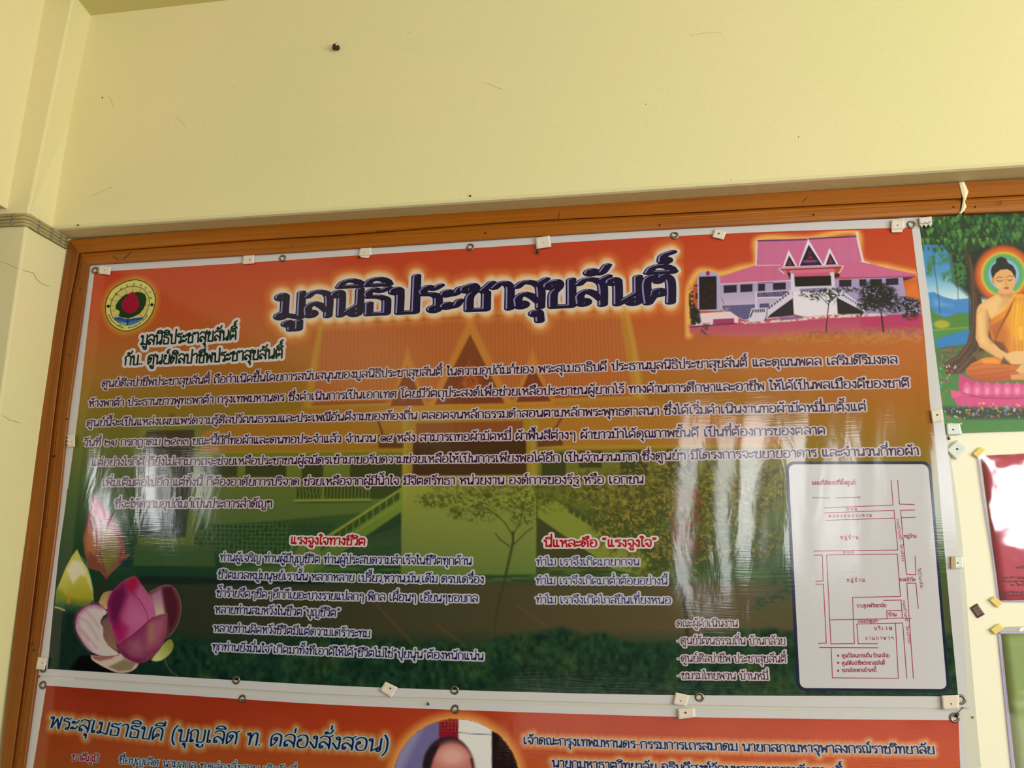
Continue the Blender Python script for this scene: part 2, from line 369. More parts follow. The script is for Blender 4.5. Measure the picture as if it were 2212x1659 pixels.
class Pt:
    def __init__(s, X, Y, C=None):
        s.X, s.Y = X, Y; s.C = np.zeros((len(X), 3)) if C is None else C
    def sel(s, x0, x1, y0, y1):
        return np.nonzero((s.X > x0) & (s.X < x1) & (s.Y > y0) & (s.Y < y1))[0]
    def mix(s, idx, cov, col):
        cov = np.clip(cov, 0, 1)[:, None]; c = np.asarray(col, float)
        s.C[idx] = s.C[idx] * (1 - cov) + c * cov
    def sd(s, idx, pts, closed=True):
        x, y = s.X[idx], s.Y[idx]; d = np.full(len(idx), 1e9); ins = np.zeros(len(idx), bool); n = len(pts)
        for k in range(n if closed else n - 1):
            ax, ay = pts[k]; bx, by = pts[(k + 1) % n]; ex, ey = bx - ax, by - ay; L = ex*ex + ey*ey + 1e-9
            t = np.clip(((x - ax)*ex + (y - ay)*ey) / L, 0, 1)
            d = np.minimum(d, (x - ax - t*ex)**2 + (y - ay - t*ey)**2)
            if closed and ay != by:
                c = (ay > y) != (by > y); ins ^= c & (x < ax + (y - ay) * ex / ey)
        d = np.sqrt(d)
        return np.where(ins, -d, d) if closed else d
    def poly(s, pts, col, a=1.0, soft=1.5, grow=0.0, tex=None, g=None):
        """g=(p0,p1,col2): colour runs from col at p0 to col2 at p1; tex: function(x,y)->factor"""
        p = np.array(pts, float); m = soft + grow + 1
        idx = s.sel(p[:, 0].min() - m, p[:, 0].max() + m, p[:, 1].min() - m, p[:, 1].max() + m)
        if not len(idx): return
        cov = np.clip(0.5 - (s.sd(idx, p) - grow) / soft, 0, 1) * a
        c = np.asarray(col, float)
        if g:
            (x0, y0), (x1, y1), c2 = g; L = (x1-x0)**2 + (y1-y0)**2
            t = np.clip(((s.X[idx]-x0)*(x1-x0) + (s.Y[idx]-y0)*(y1-y0)) / L, 0, 1)[:, None]
            c = c * (1 - t) + np.asarray(c2, float) * t
        if tex is not None:
            cov = cov * tex(s.X[idx], s.Y[idx])
        s.mix(idx, cov, c)
    def line(s, pts, wd, col, a=1.0, soft=1.2, tex=None):
        p = np.array(pts, float); m = wd + soft + 1
        idx = s.sel(p[:, 0].min() - m, p[:, 0].max() + m, p[:, 1].min() - m, p[:, 1].max() + m)
        if not len(idx): return
        cov = np.clip(0.5 - (s.sd(idx, p, False) - wd / 2) / soft, 0, 1) * a
        if tex is not None: cov = cov * tex(s.X[idx], s.Y[idx])
        s.mix(idx, cov, col)
    def ell(s, cx, cy, rx, ry, col, a=1.0, soft=0.15, rot=0.0, tex=None):
        m = max(rx, ry) * (1 + soft) + 1; idx = s.sel(cx - m, cx + m, cy - m, cy + m)
        if not len(idx): return
        dx, dy = s.X[idx] - cx, s.Y[idx] - cy; c, q = math.cos(rot), math.sin(rot)
        r = np.hypot((dx*c + dy*q) / rx, (-dx*q + dy*c) / ry)
        cov = np.clip((1 + soft / 2 - r) / soft, 0, 1) * a
        if tex is not None: cov = cov * tex(s.X[idx], s.Y[idx])
        s.mix(idx, cov, col)
    def glow(s, samples, r0, r1, col, a=1.0, power=1.0):
        """soft halo round a cloud of pixel samples: full inside r0, gone at r1"""
        q = np.asarray(samples, float)
        idx = s.sel(q[:, 0].min() - r1, q[:, 0].max() + r1, q[:, 1].min() - r1, q[:, 1].max() + r1)
        if not len(idx): return
        cell = r1; d = np.full(len(idx), 1e9); x, y = s.X[idx], s.Y[idx]
        gi = np.floor(x / cell).astype(int); qi = np.floor(q[:, 0] / cell).astype(int)
        for gx in np.unique(gi):
            sel = np.nonzero(gi == gx)[0]; qq = q[np.abs(qi - gx) <= 1]
            if not len(qq): continue
            for k in range(0, len(sel), 4000):
                ss = sel[k:k + 4000]
                d[ss] = np.sqrt(((x[ss, None] - qq[None, :, 0])**2 + (y[ss, None] - qq[None, :, 1])**2).min(1))
        t = np.clip((r1 - d) / (r1 - r0), 0, 1) ** power
        s.mix(idx, t * a, col)

def coons(top, bot, lef, rig, nu, nv):
    T, B = interp_path(top, nu), interp_path(bot, nu); L, Rr = interp_path(lef, nv), interp_path(rig, nv)
    u = np.linspace(0, 1, nu)[None, :, None]; v = np.linspace(0, 1, nv)[:, None, None]
    S = (1 - v) * T[None] + v * B[None] + (1 - u) * L[:, None] + u * Rr[:, None] - ((1-u)*(1-v)*T[0] + u*(1-v)*T[-1] + (1-u)*v*B[0] + u*v*B[-1])
    return S[..., 0].ravel(), S[..., 1].ravel(), np.broadcast_to(u[..., 0], (nv, nu)).ravel(), np.broadcast_to(v[..., 0], (nv, nu)).ravel()
def grid_faces(nu, nv):
    i = np.arange(nv - 1)[:, None] * nu + np.arange(nu - 1)[None]; i = i.ravel()
    return np.c_[i, i + nu, i + nu + 1, i + 1]

YS = -0.0195                               # mean plane of the vinyl sheets
def wave(X, Z):
    """real undulation of the hanging vinyl (metres towards the room)"""
    X = np.asarray(X, float); Z = np.asarray(Z, float)
    w = 0.0010 * np.sin(X * 5.1 + 0.6 * np.sin(Z * 3.1)) + 0.0006 * np.sin(Z * 7.3 + X * 2.2)
    rgt = np.clip((X + 0.15) / 0.3, 0, 1) * np.clip((0.85 - X) / 0.15, 0, 1) * np.clip((Z - 1.35) / 0.15, 0, 1) * np.clip((2.15 - Z) / 0.2, 0, 1)
    w = w + rgt * (0.0007 * np.sin(X * 36 + 1.6 * np.sin(Z * 5.0)) + 0.0001 * np.sin(X * 77 - Z * 9))
    lf = np.clip((X + 1.85) / 0.1, 0, 1) * np.clip((-1.25 - X) / 0.2, 0, 1) * np.clip((Z - 1.3) / 0.2, 0, 1) * np.clip((2.2 - Z) / 0.2, 0, 1)
    w = w + lf * 0.0009 * np.sin(X * 21 + 2.2 * np.sin(Z * 4.0) + 1)
    return w
def on_sheet(px, py, lift=0.0):
    p = P(px, py, YS); p = np.array(p); p[..., 1] = YS - wave(p[..., 0], p[..., 2]) - lift
    return p
def sheet(name, top, bot, lef, rig, nu, nv, lift, m, parent, paint=None, k=K, back=True):
    X, Y, U, V = coons(top, bot, lef, rig, nu, nv)
    pts = on_sheet(X, Y, lift); F = grid_faces(nu, nv); col = None
    if paint:
        c = paint(X, Y, U, V); col = s2l(np.clip(c, 0, 255) / 255.0) * k
        col = np.clip(col, 0, 0.95)
    me = fast_mesh(name, pts, F, smooth=True, col=col)
    return link(name, me, parent, m)

# ================================================================ LETTERING
# Looped Thai letters as pen strokes: plain height 100; "o x y r" is a head loop, "x,y" a point of a smooth stroke, "!" a corner
FONT = {
'ก': (72, '12,0 12,60! 4,72! 15,91 36,100 56,91 62,70 62,0'),
'ข': (70, 'o 13 82 10|13,92 25,97 32,86 29,70 20,56 17,40 17,0! 60,0! 60,100'),
'ค': (76, 'o 32 60 10|41,55 30,24 12,0! 8,50 13,86 36,100 58,88 63,60 62,0'),
'ฆ': (78, 'o 11 80 9|11,89 19,97 25,86! 31,97 37,84 24,60 18,40 18,18|o 12 10 8|20,14 40,6 63,0! 63,100'),
'ง': (52, 'o 31 86 10|41,86 42,50 40,4 34,0! 5,48'),
'จ': (66, '6,80 18,96 36,100 53,90 58,62 55,20 47,2 37,0! 29,34|o 21 41 9'),
'ฉ': (74, '6,80 18,96 36,100 55,90 60,62 58,14 44,0! 28,30|o 21 38 9|58,10 70,0'),
'ช': (72, 'o 13 82 10|13,92 25,97 32,86 29,70 20,56 17,40 17,0! 58,0! 58,64! 50,74! 70,102'),
'ซ': (74, 'o 11 80 9|11,89 19,97 25,86! 31,97 37,84 24,60 18,40 18,0! 59,0! 59,64! 51,74! 71,102'),
'ญ': (98, '12,0 12,60! 4,72! 15,91 31,100 46,90 50,70 50,8 57,0 78,0! 88,12 88,100|o 20 9 8|o 56 -22 6|62,-22 62,-36 86,-36 88,-16'),
'ฎ': (74, '12,12 12,60! 4,72! 15,91 36,100 56,91 62,70 62,-36! 44,-22 32,-38 20,-34|o 20 10 8|o 22 -24 6'),
'ฏ': (74, '12,12 12,60! 4,72! 15,91 36,100 56,91 62,70 62,-36! 44,-22 32,-38 20,-34|o 20 10 8'),
'ฐ': (66, '60,100 42,88 24,96 9,82! 13,69! 38,67 52,56 54,40 54,12|o 46 10 8|o 12 -18 6|18,-18 16,-36 30,-26 40,-38 58,-34 60,-14'),
'ฒ': (96, 'o 27 30 8|20,24 12,0! 8,54 13,88 25,98 36,84! 47,98 60,88 62,10 58,2|o 70 10 8|78,14 86,40 86,100'),
'ณ': (88, '12,12 12,60! 4,72! 14,91 30,100 44,90 48,70 48,0! 64,18|o 20 10 8|o 70 10 8|78,12 78,100'),
'ด': (76, 'o 35 38 10|26,33 12,0! 8,50 13,88 36,100 58,88 63,60 62,0'),
'ต': (76, 'o 35 38 10|26,33 12,0! 8,56 11,88 24,101 36,78! 48,101 60,88 63,60 62,0'),
'ถ': (72, '11,12 12,60! 4,72! 15,91 36,100 56,91 62,70 62,0|o 19 10 9'),
'ท': (70, 'o 12 86 9|21,88 22,60 22,0! 28,62 44,98 57,94 61,74 61,0'),
'ธ': (68, '60,100 42,89 24,97 9,82! 13,69! 40,66 56,56 58,40 58,0! 14,0! 14,42'),
'น': (78, 'o 12 86 9|21,88 22,60 22,0! 67,40|o 58 9 10|68,12 68,40 68,100'),
'บ': (70, 'o 12 86 9|21,88 22,60 22,0! 61,0! 61,100'),
'ป': (70, 'o 12 86 9|21,88 22,60 22,0! 61,0! 61,142'),
'ผ': (72, 'o 21 86 9|12,86 10,60 10,0! 36,48! 62,0! 62,100'),
'ฝ': (72, 'o 21 86 9|12,86 10,60 10,0! 36,48! 62,0! 62,142'),
'พ': (76, 'o 10 86 9|19,88 18,60 18,0! 41,82! 64,0! 66,100'),
'ฟ': (76, 'o 10 86 9|19,88 18,60 18,0! 41,82! 64,0! 66,142'),
'ภ': (74, 'o 9 10 9|18,12 17,60! 8,72! 19,91 40,100 59,91 65,70 65,0'),
'ม': (72, 'o 12 86 9|21,88 21,60 21,16|o 13 10 9|21,14 40,8 63,0! 63,100'),
'ย': (70, 'o 22 87 8|14,88 11,74 26,57! 12,44 12,14 21,0 61,0! 61,100'),
'ร': (56, '50,100 35,88 20,97 7,82! 11,69! 32,67 44,57 46,40 46,14|o 38 10 9'),
'ล': (72, '8,82 20,97 36,100 56,90 62,68 62,0|o 18 12 9|10,16 9,38 24,54 44,42 61,20'),
'ว': (56, '6,82 18,98 32,99 44,86 46,56 45,14|o 37 10 9'),
'ศ': (78, 'o 32 60 10|41,55 30,24 12,0! 8,50 13,86 36,99 56,88 63,60 62,0|54,88 74,106'),
'ษ': (76, 'o 12 86 9|21,88 22,60 22,0! 60,0! 60,100|o 40 44 7|47,44 60,50 76,64'),
'ส': (74, '8,82 20,97 36,98 56,88 62,66 62,0|o 18 12 9|10,16 9,38 24,54 44,42 61,20|54,88 74,106'),
'ห': (72, 'o 12 86 9|21,88 22,60 22,0|22,32 44,74|o 53 84 9|40,62 55,52 61,34 61,0'),
'ฬ': (82, 'o 10 86 9|19,88 18,60 18,0! 39,66! 60,0! 62,80 72,96 76,84 70,76'),
'ฤ': (72, '11,12 12,60! 4,72! 15,91 36,100 56,91 62,70 62,-40|o 19 10 9'),
'อ': (72, 'o 21 58 9|13,54 9,26 19,3 38,0 56,8 63,50 56,89 36,100 16,94 6,82'),
'ฮ': (74, 'o 21 58 9|13,54 9,26 19,3 38,0 56,8 63,50 48,70 30,80 14,90|40,76 60,100'),
'ะ': (48, 'o 12 68 8|19,63 33,66 42,86|o 12 20 8|19,15 33,18 42,38'),
'า': (52, '6,82 18,98 32,99 41,84 42,60 42,0'),
'ำ': (52, '6,82 18,98 32,99 41,84 42,60 42,0|o -20 128 9'),
'เ': (42, 'o 22 10 9|13,12 12,50 12,100'),
'แ': (68, 'o 22 10 9|13,12 12,50 12,100|o 50 10 9|41,12 40,50 40,100'),
'โ': (40, 'o 26 10 9|17,12 17,102 27,117 8,126! -2,141 18,148 46,146'),
'ใ': (36, 'o 26 10 9|17,12 17,100 27,120 24,140 12,146 4,136|o 11 129 7'),
'ไ': (40, 'o 26 10 9|17,12 17,98 9,122 -12,140! 3,137 12,152'),
'ๆ': (68, 'o 24 70 8|16,74 14,90 32,100 50,92 56,70 56,-34'),
'ฯ': (66, 'o 18 74 8|10,78 10,94 24,99 34,82! 44,97 54,90 56,66 56,0'),
'๑': (66, 'o 35 40 9|26,40 30,24 40,24|40,4 16,8 7,40 18,76 42,82 58,56 56,8'),
'๒': (72, '9,100 9,30 17,3 54,2 63,36 57,78 46,58! 37,80 26,80|o 25 68 8'),
'๓': (70, 'o 20 18 8|12,22 7,50 13,80 27,80 34,52! 42,80 56,80 62,50 61,0'),
'๕': (68, '62,104 50,86 24,84 8,60 8,22 24,2 56,2|o 34 34 9|34,43 58,56 52,72'),
'๗': (76, 'o 25 36 8|17,32 8,46 14,80 30,82 38,50 42,8 56,0 67,20 67,100'),
'ิ': (0, '-62,114 -54,131 -34,138 -14,129 -7,114! -62,114'),
'ี': (0, '-62,114 -54,131 -34,138 -14,129 -7,114! -62,114|-8,114 -8,150'),
'ึ': (0, '-62,114 -54,131 -34,138 -14,129 -7,114! -62,114|o -9 138 7'),
'ื': (0, '-62,114 -54,131 -34,138 -14,129 -7,114! -62,114|-8,114 -8,150|-21,130 -21,150'),
'ั': (0, 'o -38 124 8|-30,121 -16,120 -2,148'),
'็': (0, '-60,112 -62,132 -50,142 -42,130! -34,140 -14,138 -6,152|o -24 122 6|-30,126 -34,140'),
'ํ': (0, 'o -20 128 9'),
'ุ': (0, 'o -22 -22 7|-15,-22 -13,-52'),
'ู': (0, 'o -40 -22 7|-33,-22 -31,-46! -12,-46! -12,-15'),
'่': (0, '-14,116 -13,146'),
'้': (0, 'o -36 134 6|-30,131 -34,118! -20,119 -3,148'),
'๊': (0, 'o -46 134 6|-40,131 -34,140 -28,122! -16,122 -3,148'),
'๋': (0, '-22,116 -22,146|-36,131 -8,131'),
'์': (0, 'o -28 121 7|-35,124 -31,141 -12,152'),
'“': (46, '16,124 8,112 12,98|34,124 26,112 30,98'), '”': (46, '14,124 18,110 8,96|32,124 36,110 26,96'),
'-': (44, '8,48 38,48'), ',': (22, '12,4 6,-16'), '.': (22, '9,4 11,4'), '(': (34, '28,128 12,92 8,46 12,0 28,-32'), ')': (34, '6,128 22,92 26,46 22,0 6,-32'), ' ': (42, ''),
}
U = 0.0056                             # em per font unit: plain letters are 0.56 em tall
GL = {}
def glyph(ch):
    """strokes (open polylines, em) and advance of a letter"""
    if ch in GL: return GL[ch]
    adv, src = FONT[ch]; out = []
    for part in [q for q in src.split('|') if q]:
        if part[0] == 'o':
            x, y, r = map(float, part.split()[1:]); out.append(np.array([(x + r * .92 * math.cos(a), y + r * math.sin(a)) for a in np.linspace(0, 2 * math.pi, 17)]) * U); continue
        segs, cur = [], []
        for tok in part.split():
            p = tuple(map(float, tok.rstrip('!').split(','))); cur.append(p)
            if tok[-1] == '!': segs.append(cur); cur = [p]
        segs.append(cur); pl = []
        for s in segs:
            if len(s) < 2: continue
            pl += list(interp_path(s, 2 if len(s) == 2 else 4 * (len(s) - 1) + 1))[(1 if pl else 0):]
        out.append(np.array(pl) * U)
    GL[ch] = (out, adv * U); return GL[ch]
def gdist(pts, strokes, pen):
    """distance to the pen path in the metric of the pen (2x2 matrix)"""
    d = np.full(len(pts), 1e9); p = pts @ pen.T
    for L in strokes:
        q = L @ pen.T
        for A, B in zip(q[:-1], q[1:]):
            e = B - A; l = e @ e + 1e-12; t = np.clip(((p - A) @ e) / l, 0, 1)
            d = np.minimum(d, ((p - A - t[:, None] * e)**2).sum(1))
    return np.sqrt(d)
def nib(ang, thin, thick):
    c, s = math.cos(ang), math.sin(ang); return np.array([[c / thick, s / thick], [-s / thin, c / thin]])
PENS = {'round': np.eye(2), 'nib': nib(math.radians(12), .74, 1.16), 'soft': nib(math.radians(35), .8, 1.1)}
HW = 0.030
SHP = {}
def field_mesh(G, xs, ys):
    """filled marching squares of field G(ny,nx) < 0, as vertices and polygons"""
    V = []; F3, F4 = [], []; ny, nx = G.shape; vid = {}
    def vert(x, y):
        k = (round(x, 5), round(y, 5))
        if k not in vid: vid[k] = len(V); V.append((x, y))
        return vid[k]
    full = (G[:-1, :-1] < 0) & (G[1:, :-1] < 0) & (G[:-1, 1:] < 0) & (G[1:, 1:] < 0)
    anyin = (G[:-1, :-1] < 0) | (G[1:, :-1] < 0) | (G[:-1, 1:] < 0) | (G[1:, 1:] < 0)
    polys = {}
    for j in range(ny - 1):
        i = 0
        while i < nx - 1:
            if full[j, i]:
                k = i
                while k < nx - 1 and full[j, k] and k - i < 5: k += 1
                polys.setdefault(4, []).append([vert(xs[i], ys[j]), vert(xs[k], ys[j]), vert(xs[k], ys[j+1]), vert(xs[i], ys[j+1])]); i = k; continue
            if anyin[j, i]:
                c = [(xs[i], ys[j], G[j, i]), (xs[i+1], ys[j], G[j, i+1]), (xs[i+1], ys[j+1], G[j+1, i+1]), (xs[i], ys[j+1], G[j+1, i])]
                out = []
                for q in range(4):
                    a, b = c[q], c[(q + 1) % 4]
                    if a[2] < 0: out.append(vert(a[0], a[1]))
                    if (a[2] < 0) != (b[2] < 0):
                        t = a[2] / (a[2] - b[2]); out.append(vert(a[0] + t*(b[0]-a[0]), a[1] + t*(b[1]-a[1])))
                out = [v for n_, v in enumerate(out) if v != out[n_ - 1]]
                if len(out) > 2: polys.setdefault(len(out), []).append(out)
            i += 1
    return np.array(V).reshape(-1, 2), {k: np.array(v) for k, v in polys.items()}
def shape(ch, mode, grow=0.0, cell=0.03, pen='round'):
    """mode 'grow': the pen path widened to HW + grow (em); 'light': highlight along its upper left flank"""
    key = (ch, mode, grow, cell, pen)
    if key in SHP: return SHP[key]
    loops, adv = glyph(ch)
    if not loops: SHP[key] = (np.zeros((0, 2)), {}); return SHP[key]
    A = np.vstack(loops); m = (HW + grow) * 1.25 + 2 * cell
    xs = np.arange(A[:, 0].min() - m, A[:, 0].max() + m + cell, cell); ys = np.arange(A[:, 1].min() - m, A[:, 1].max() + m + cell, cell)
    g = np.stack(np.meshgrid(xs, ys), -1).reshape(-1, 2)
    sd = (gdist(g, loops, PENS[pen]) - HW).reshape(len(ys), len(xs))
    if mode == 'grow': G = sd - grow
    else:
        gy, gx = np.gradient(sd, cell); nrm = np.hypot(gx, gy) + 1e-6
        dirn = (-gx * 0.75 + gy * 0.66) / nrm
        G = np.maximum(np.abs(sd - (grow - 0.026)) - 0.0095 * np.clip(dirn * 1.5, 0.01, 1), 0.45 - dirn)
    SHP[key] = field_mesh(G, xs, ys); return SHP[key]

UPV, TONE, LOWV, TALL = 'ิีึืั็ํ', '่้๊๋์', 'ุู', 'ปฝฟฬ'
def layout(text):
    out = []; x = 0; base = ''; up = False
    for n, ch in enumerate(text):
        if ch in UPV: out.append((ch, x - (0.13 if base in TALL and base else 0), 0)); up = True; continue
        if ch in TONE:
            nx_ = text[n + 1] if n + 1 < len(text) else ''
            dy = 0.20 if (up or nx_ == 'ำ') else 0.0
            out.append((ch, x - (0.13 if base and base in TALL else 0) + (0.02 if dy else 0) - (0.07 if nx_ == 'ำ' else 0), dy)); continue
        if ch in LOWV: out.append((ch, x, 0)); continue
        if ch == '\t': x += 1.2; base = ''; up = False; continue
        out.append((ch, x, 0)); x += glyph(ch)[1]; base = ch; up = False
    return out, x

class Lettering:
    """collects shapes of several layers into one mesh lying on the sheet"""
    def __init__(s, lift=0.0, surf=None): s.V = []; s.F = {}; s.M = {}; s.n = 0; s.mats = []; s.lift = lift; s.surf = surf or on_sheet; s.samples = []
    def layer(s, m):
        if m not in s.mats: s.mats.append(m)
        return s.mats.index(m)
    def add(s, V2, polys, place, mi, lift):
        if not len(V2): return
        px, py = place(V2); p = s.surf(px, py, s.lift + lift); s.V.append(p)
        for k, f in polys.items():
            if len(f): s.F.setdefault(k, []).append(f + s.n); s.M.setdefault(k, []).append(np.full(len(f), mi))
        s.n += len(V2)
    def text(s, txt, path, capx, ink, halo=None, haloem=0.09, bold=0.0, slant=0.0, cell=0.028, pen='round', light=None, hcell=0.05):
        """path: baseline pixel points; capx: height of a plain consonant in pixels at mid-line"""
        lay, W = layout(txt); pts = np.array(path, float)
        PW = P(pts[:, 0], pts[:, 1], YS)[:, [0, 2]]            # baseline in wall metres
        d = np.r_[0, np.cumsum(np.hypot(*np.diff(PW, axis=0).T))]; L = d[-1]
        mx, my = pts.mean(0); q = P(np.array([mx, mx]), np.array([my, my - capx]), YS); capm = abs(q[1, 2] - q[0, 2])
        sy = capm / 0.56; sx = L / W
        def mk(x0, dy):
            s0 = x0 * sx; sc = s0 + 0.3 * sx
            i = int(np.clip(np.searchsorted(d, sc) - 1, 0, len(d) - 2))
            t = (PW[i + 1] - PW[i]) / (d[i + 1] - d[i]); o = PW[i] + t * (s0 - d[i]); nn = np.array([-t[1], t[0]])
            def place(V2):
                X = V2[:, 0] * sx + V2[:, 1] * sy * slant; Y = (V2[:, 1] + dy) * sy
                w_ = o + X[:, None] * t + Y[:, None] * nn
                return unP(np.c_[w_[:, 0], np.full(len(w_), YS), w_[:, 1]])
            return place
        mi_i = s.layer(ink); mi_h = s.layer(halo) if halo else 0; mi_l = s.layer(light) if light else 0
        for n, (ch, x0, dy) in enumerate(lay):
            loops, _ = glyph(ch)
            if not loops: continue
            pl = mk(x0, dy); A = np.vstack(loops); s.samples.append(np.stack(pl(A), -1))
            if halo: V2, po = shape(ch, 'grow', haloem + bold, hcell, pen); s.add(V2, po, pl, mi_h, 0.00010 + 0.00003 * (n % 4))
            V2, po = shape(ch, 'grow', bold, cell, pen)
            s.add(V2, po, pl, mi_i, 0.00024 + 0.00002 * (n % 3))
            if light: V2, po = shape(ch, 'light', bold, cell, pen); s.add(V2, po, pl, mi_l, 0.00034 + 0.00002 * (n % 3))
    def stroke(s, pts, wd, m, lift=0.0003):
        """printed line as ribbon, pixel units"""
        mi = s.layer(m); pts = np.array(pts, float)
        pts = np.vstack([np.linspace(pts[k], pts[k + 1], max(2, int(np.hypot(*(pts[k + 1] - pts[k])) / 9) + 1))[(1 if k else 0):] for k in range(len(pts) - 1)])
        for k in range(len(pts) - 1):
            a, b = pts[k], pts[k + 1]; t = (b - a) / (np.hypot(*(b - a)) + 1e-9); nn = np.array([-t[1], t[0]]) * wd / 2; e = t * wd / 2
            V2 = np.array([a - nn - e, b - nn + e, b + nn + e, a + nn - e])
            s.add(V2, {4: np.array([[0, 1, 2, 3]])}, lambda v: (v[:, 0], v[:, 1]), mi, lift + 0.00001 * (k % 3))
    def fill(s, pts, m, lift):
        mi = s.layer(m); pts = np.array(pts, float); n = len(pts)
        s.add(pts, {n: np.arange(n)[None]}, lambda v: (v[:, 0], v[:, 1]), mi, lift)
    def build(s, name, parent):
        F, M = [], []
        for k in s.F: F.append(np.vstack(s.F[k])); M.append(np.concatenate(s.M[k]))
        me = fast_mesh(name, np.vstack(s.V), F, mi=np.concatenate(M)); return link(name, me, parent, s.mats)

# ================================================================ UPPER BANNER
def lerpstops(v, st):
    xs = [a for a, _ in st]; c = np.array([b for _, b in st], float)
    return np.stack([np.interp(v, xs, c[:, k]) for k in range(3)], -1)
B1_top = [(192, 572), (560, 549.6), (740, 538.8), (1100, 514), (1300, 501.7), (1640, 485), (1984, 469.8)]
B1_bot = [(80.8, 1458.6), (460, 1484), (760, 1501.3), (1100, 1512), (1400, 1520), (1760, 1527), (2092.7, 1530)]
B1_lef = [(192, 572), (175, 700), (148, 900), (127, 1100), (113, 1200), (80.8, 1458.6)]
B1_rig = [(1984, 469.8), (2025.8, 800), (2041, 923), (2055, 1037), (2078, 1300), (2092.7, 1530)]
P1_top = [(204, 587.5), (560, 566), (740, 554), (1100, 530.6), (1300, 518.5), (1640, 501.8), (1969.7, 490.8)]
P1_bot = [(102.5, 1445), (460, 1466.7), (760, 1482.5), (1100, 1494), (1400, 1500.7), (2070, 1504.6)]
P1_lef = [(204, 587.5), (190, 700), (167, 905), (141, 1100), (127, 1200), (102.5, 1445)]
P1_rig = [(1969.7, 490.8), (1996, 711.5), (2010, 882), (2017, 923), (2041, 1197), (2070, 1504.6)]
GRAD = [(0, (186, 60, 38)), (.12, (186, 76, 40)), (.22, (172, 94, 42)), (.33, (156, 104, 40)), (.43, (132, 110, 36)), (.52, (102, 106, 38)), (.62, (66, 88, 42)), (.72, (42, 72, 44)), (.82, (26, 60, 42)), (1, (18, 50, 38))]
def sky1(x, y):    # position down the sheet as a function of the pixel
    yt = np.interp(x, [200, 1970], [588, 491]) ; yb = np.interp(x, [100, 2070], [1445, 1504])
    return (y - yt) / (yb - yt)
title_samples = [None]
def leafy(sx, sy, th, seed, sharp=5.0):
    return lambda x, y: np.clip((fbm(x / sx, y / sy, seed, 3) - th) * sharp, 0, 1)

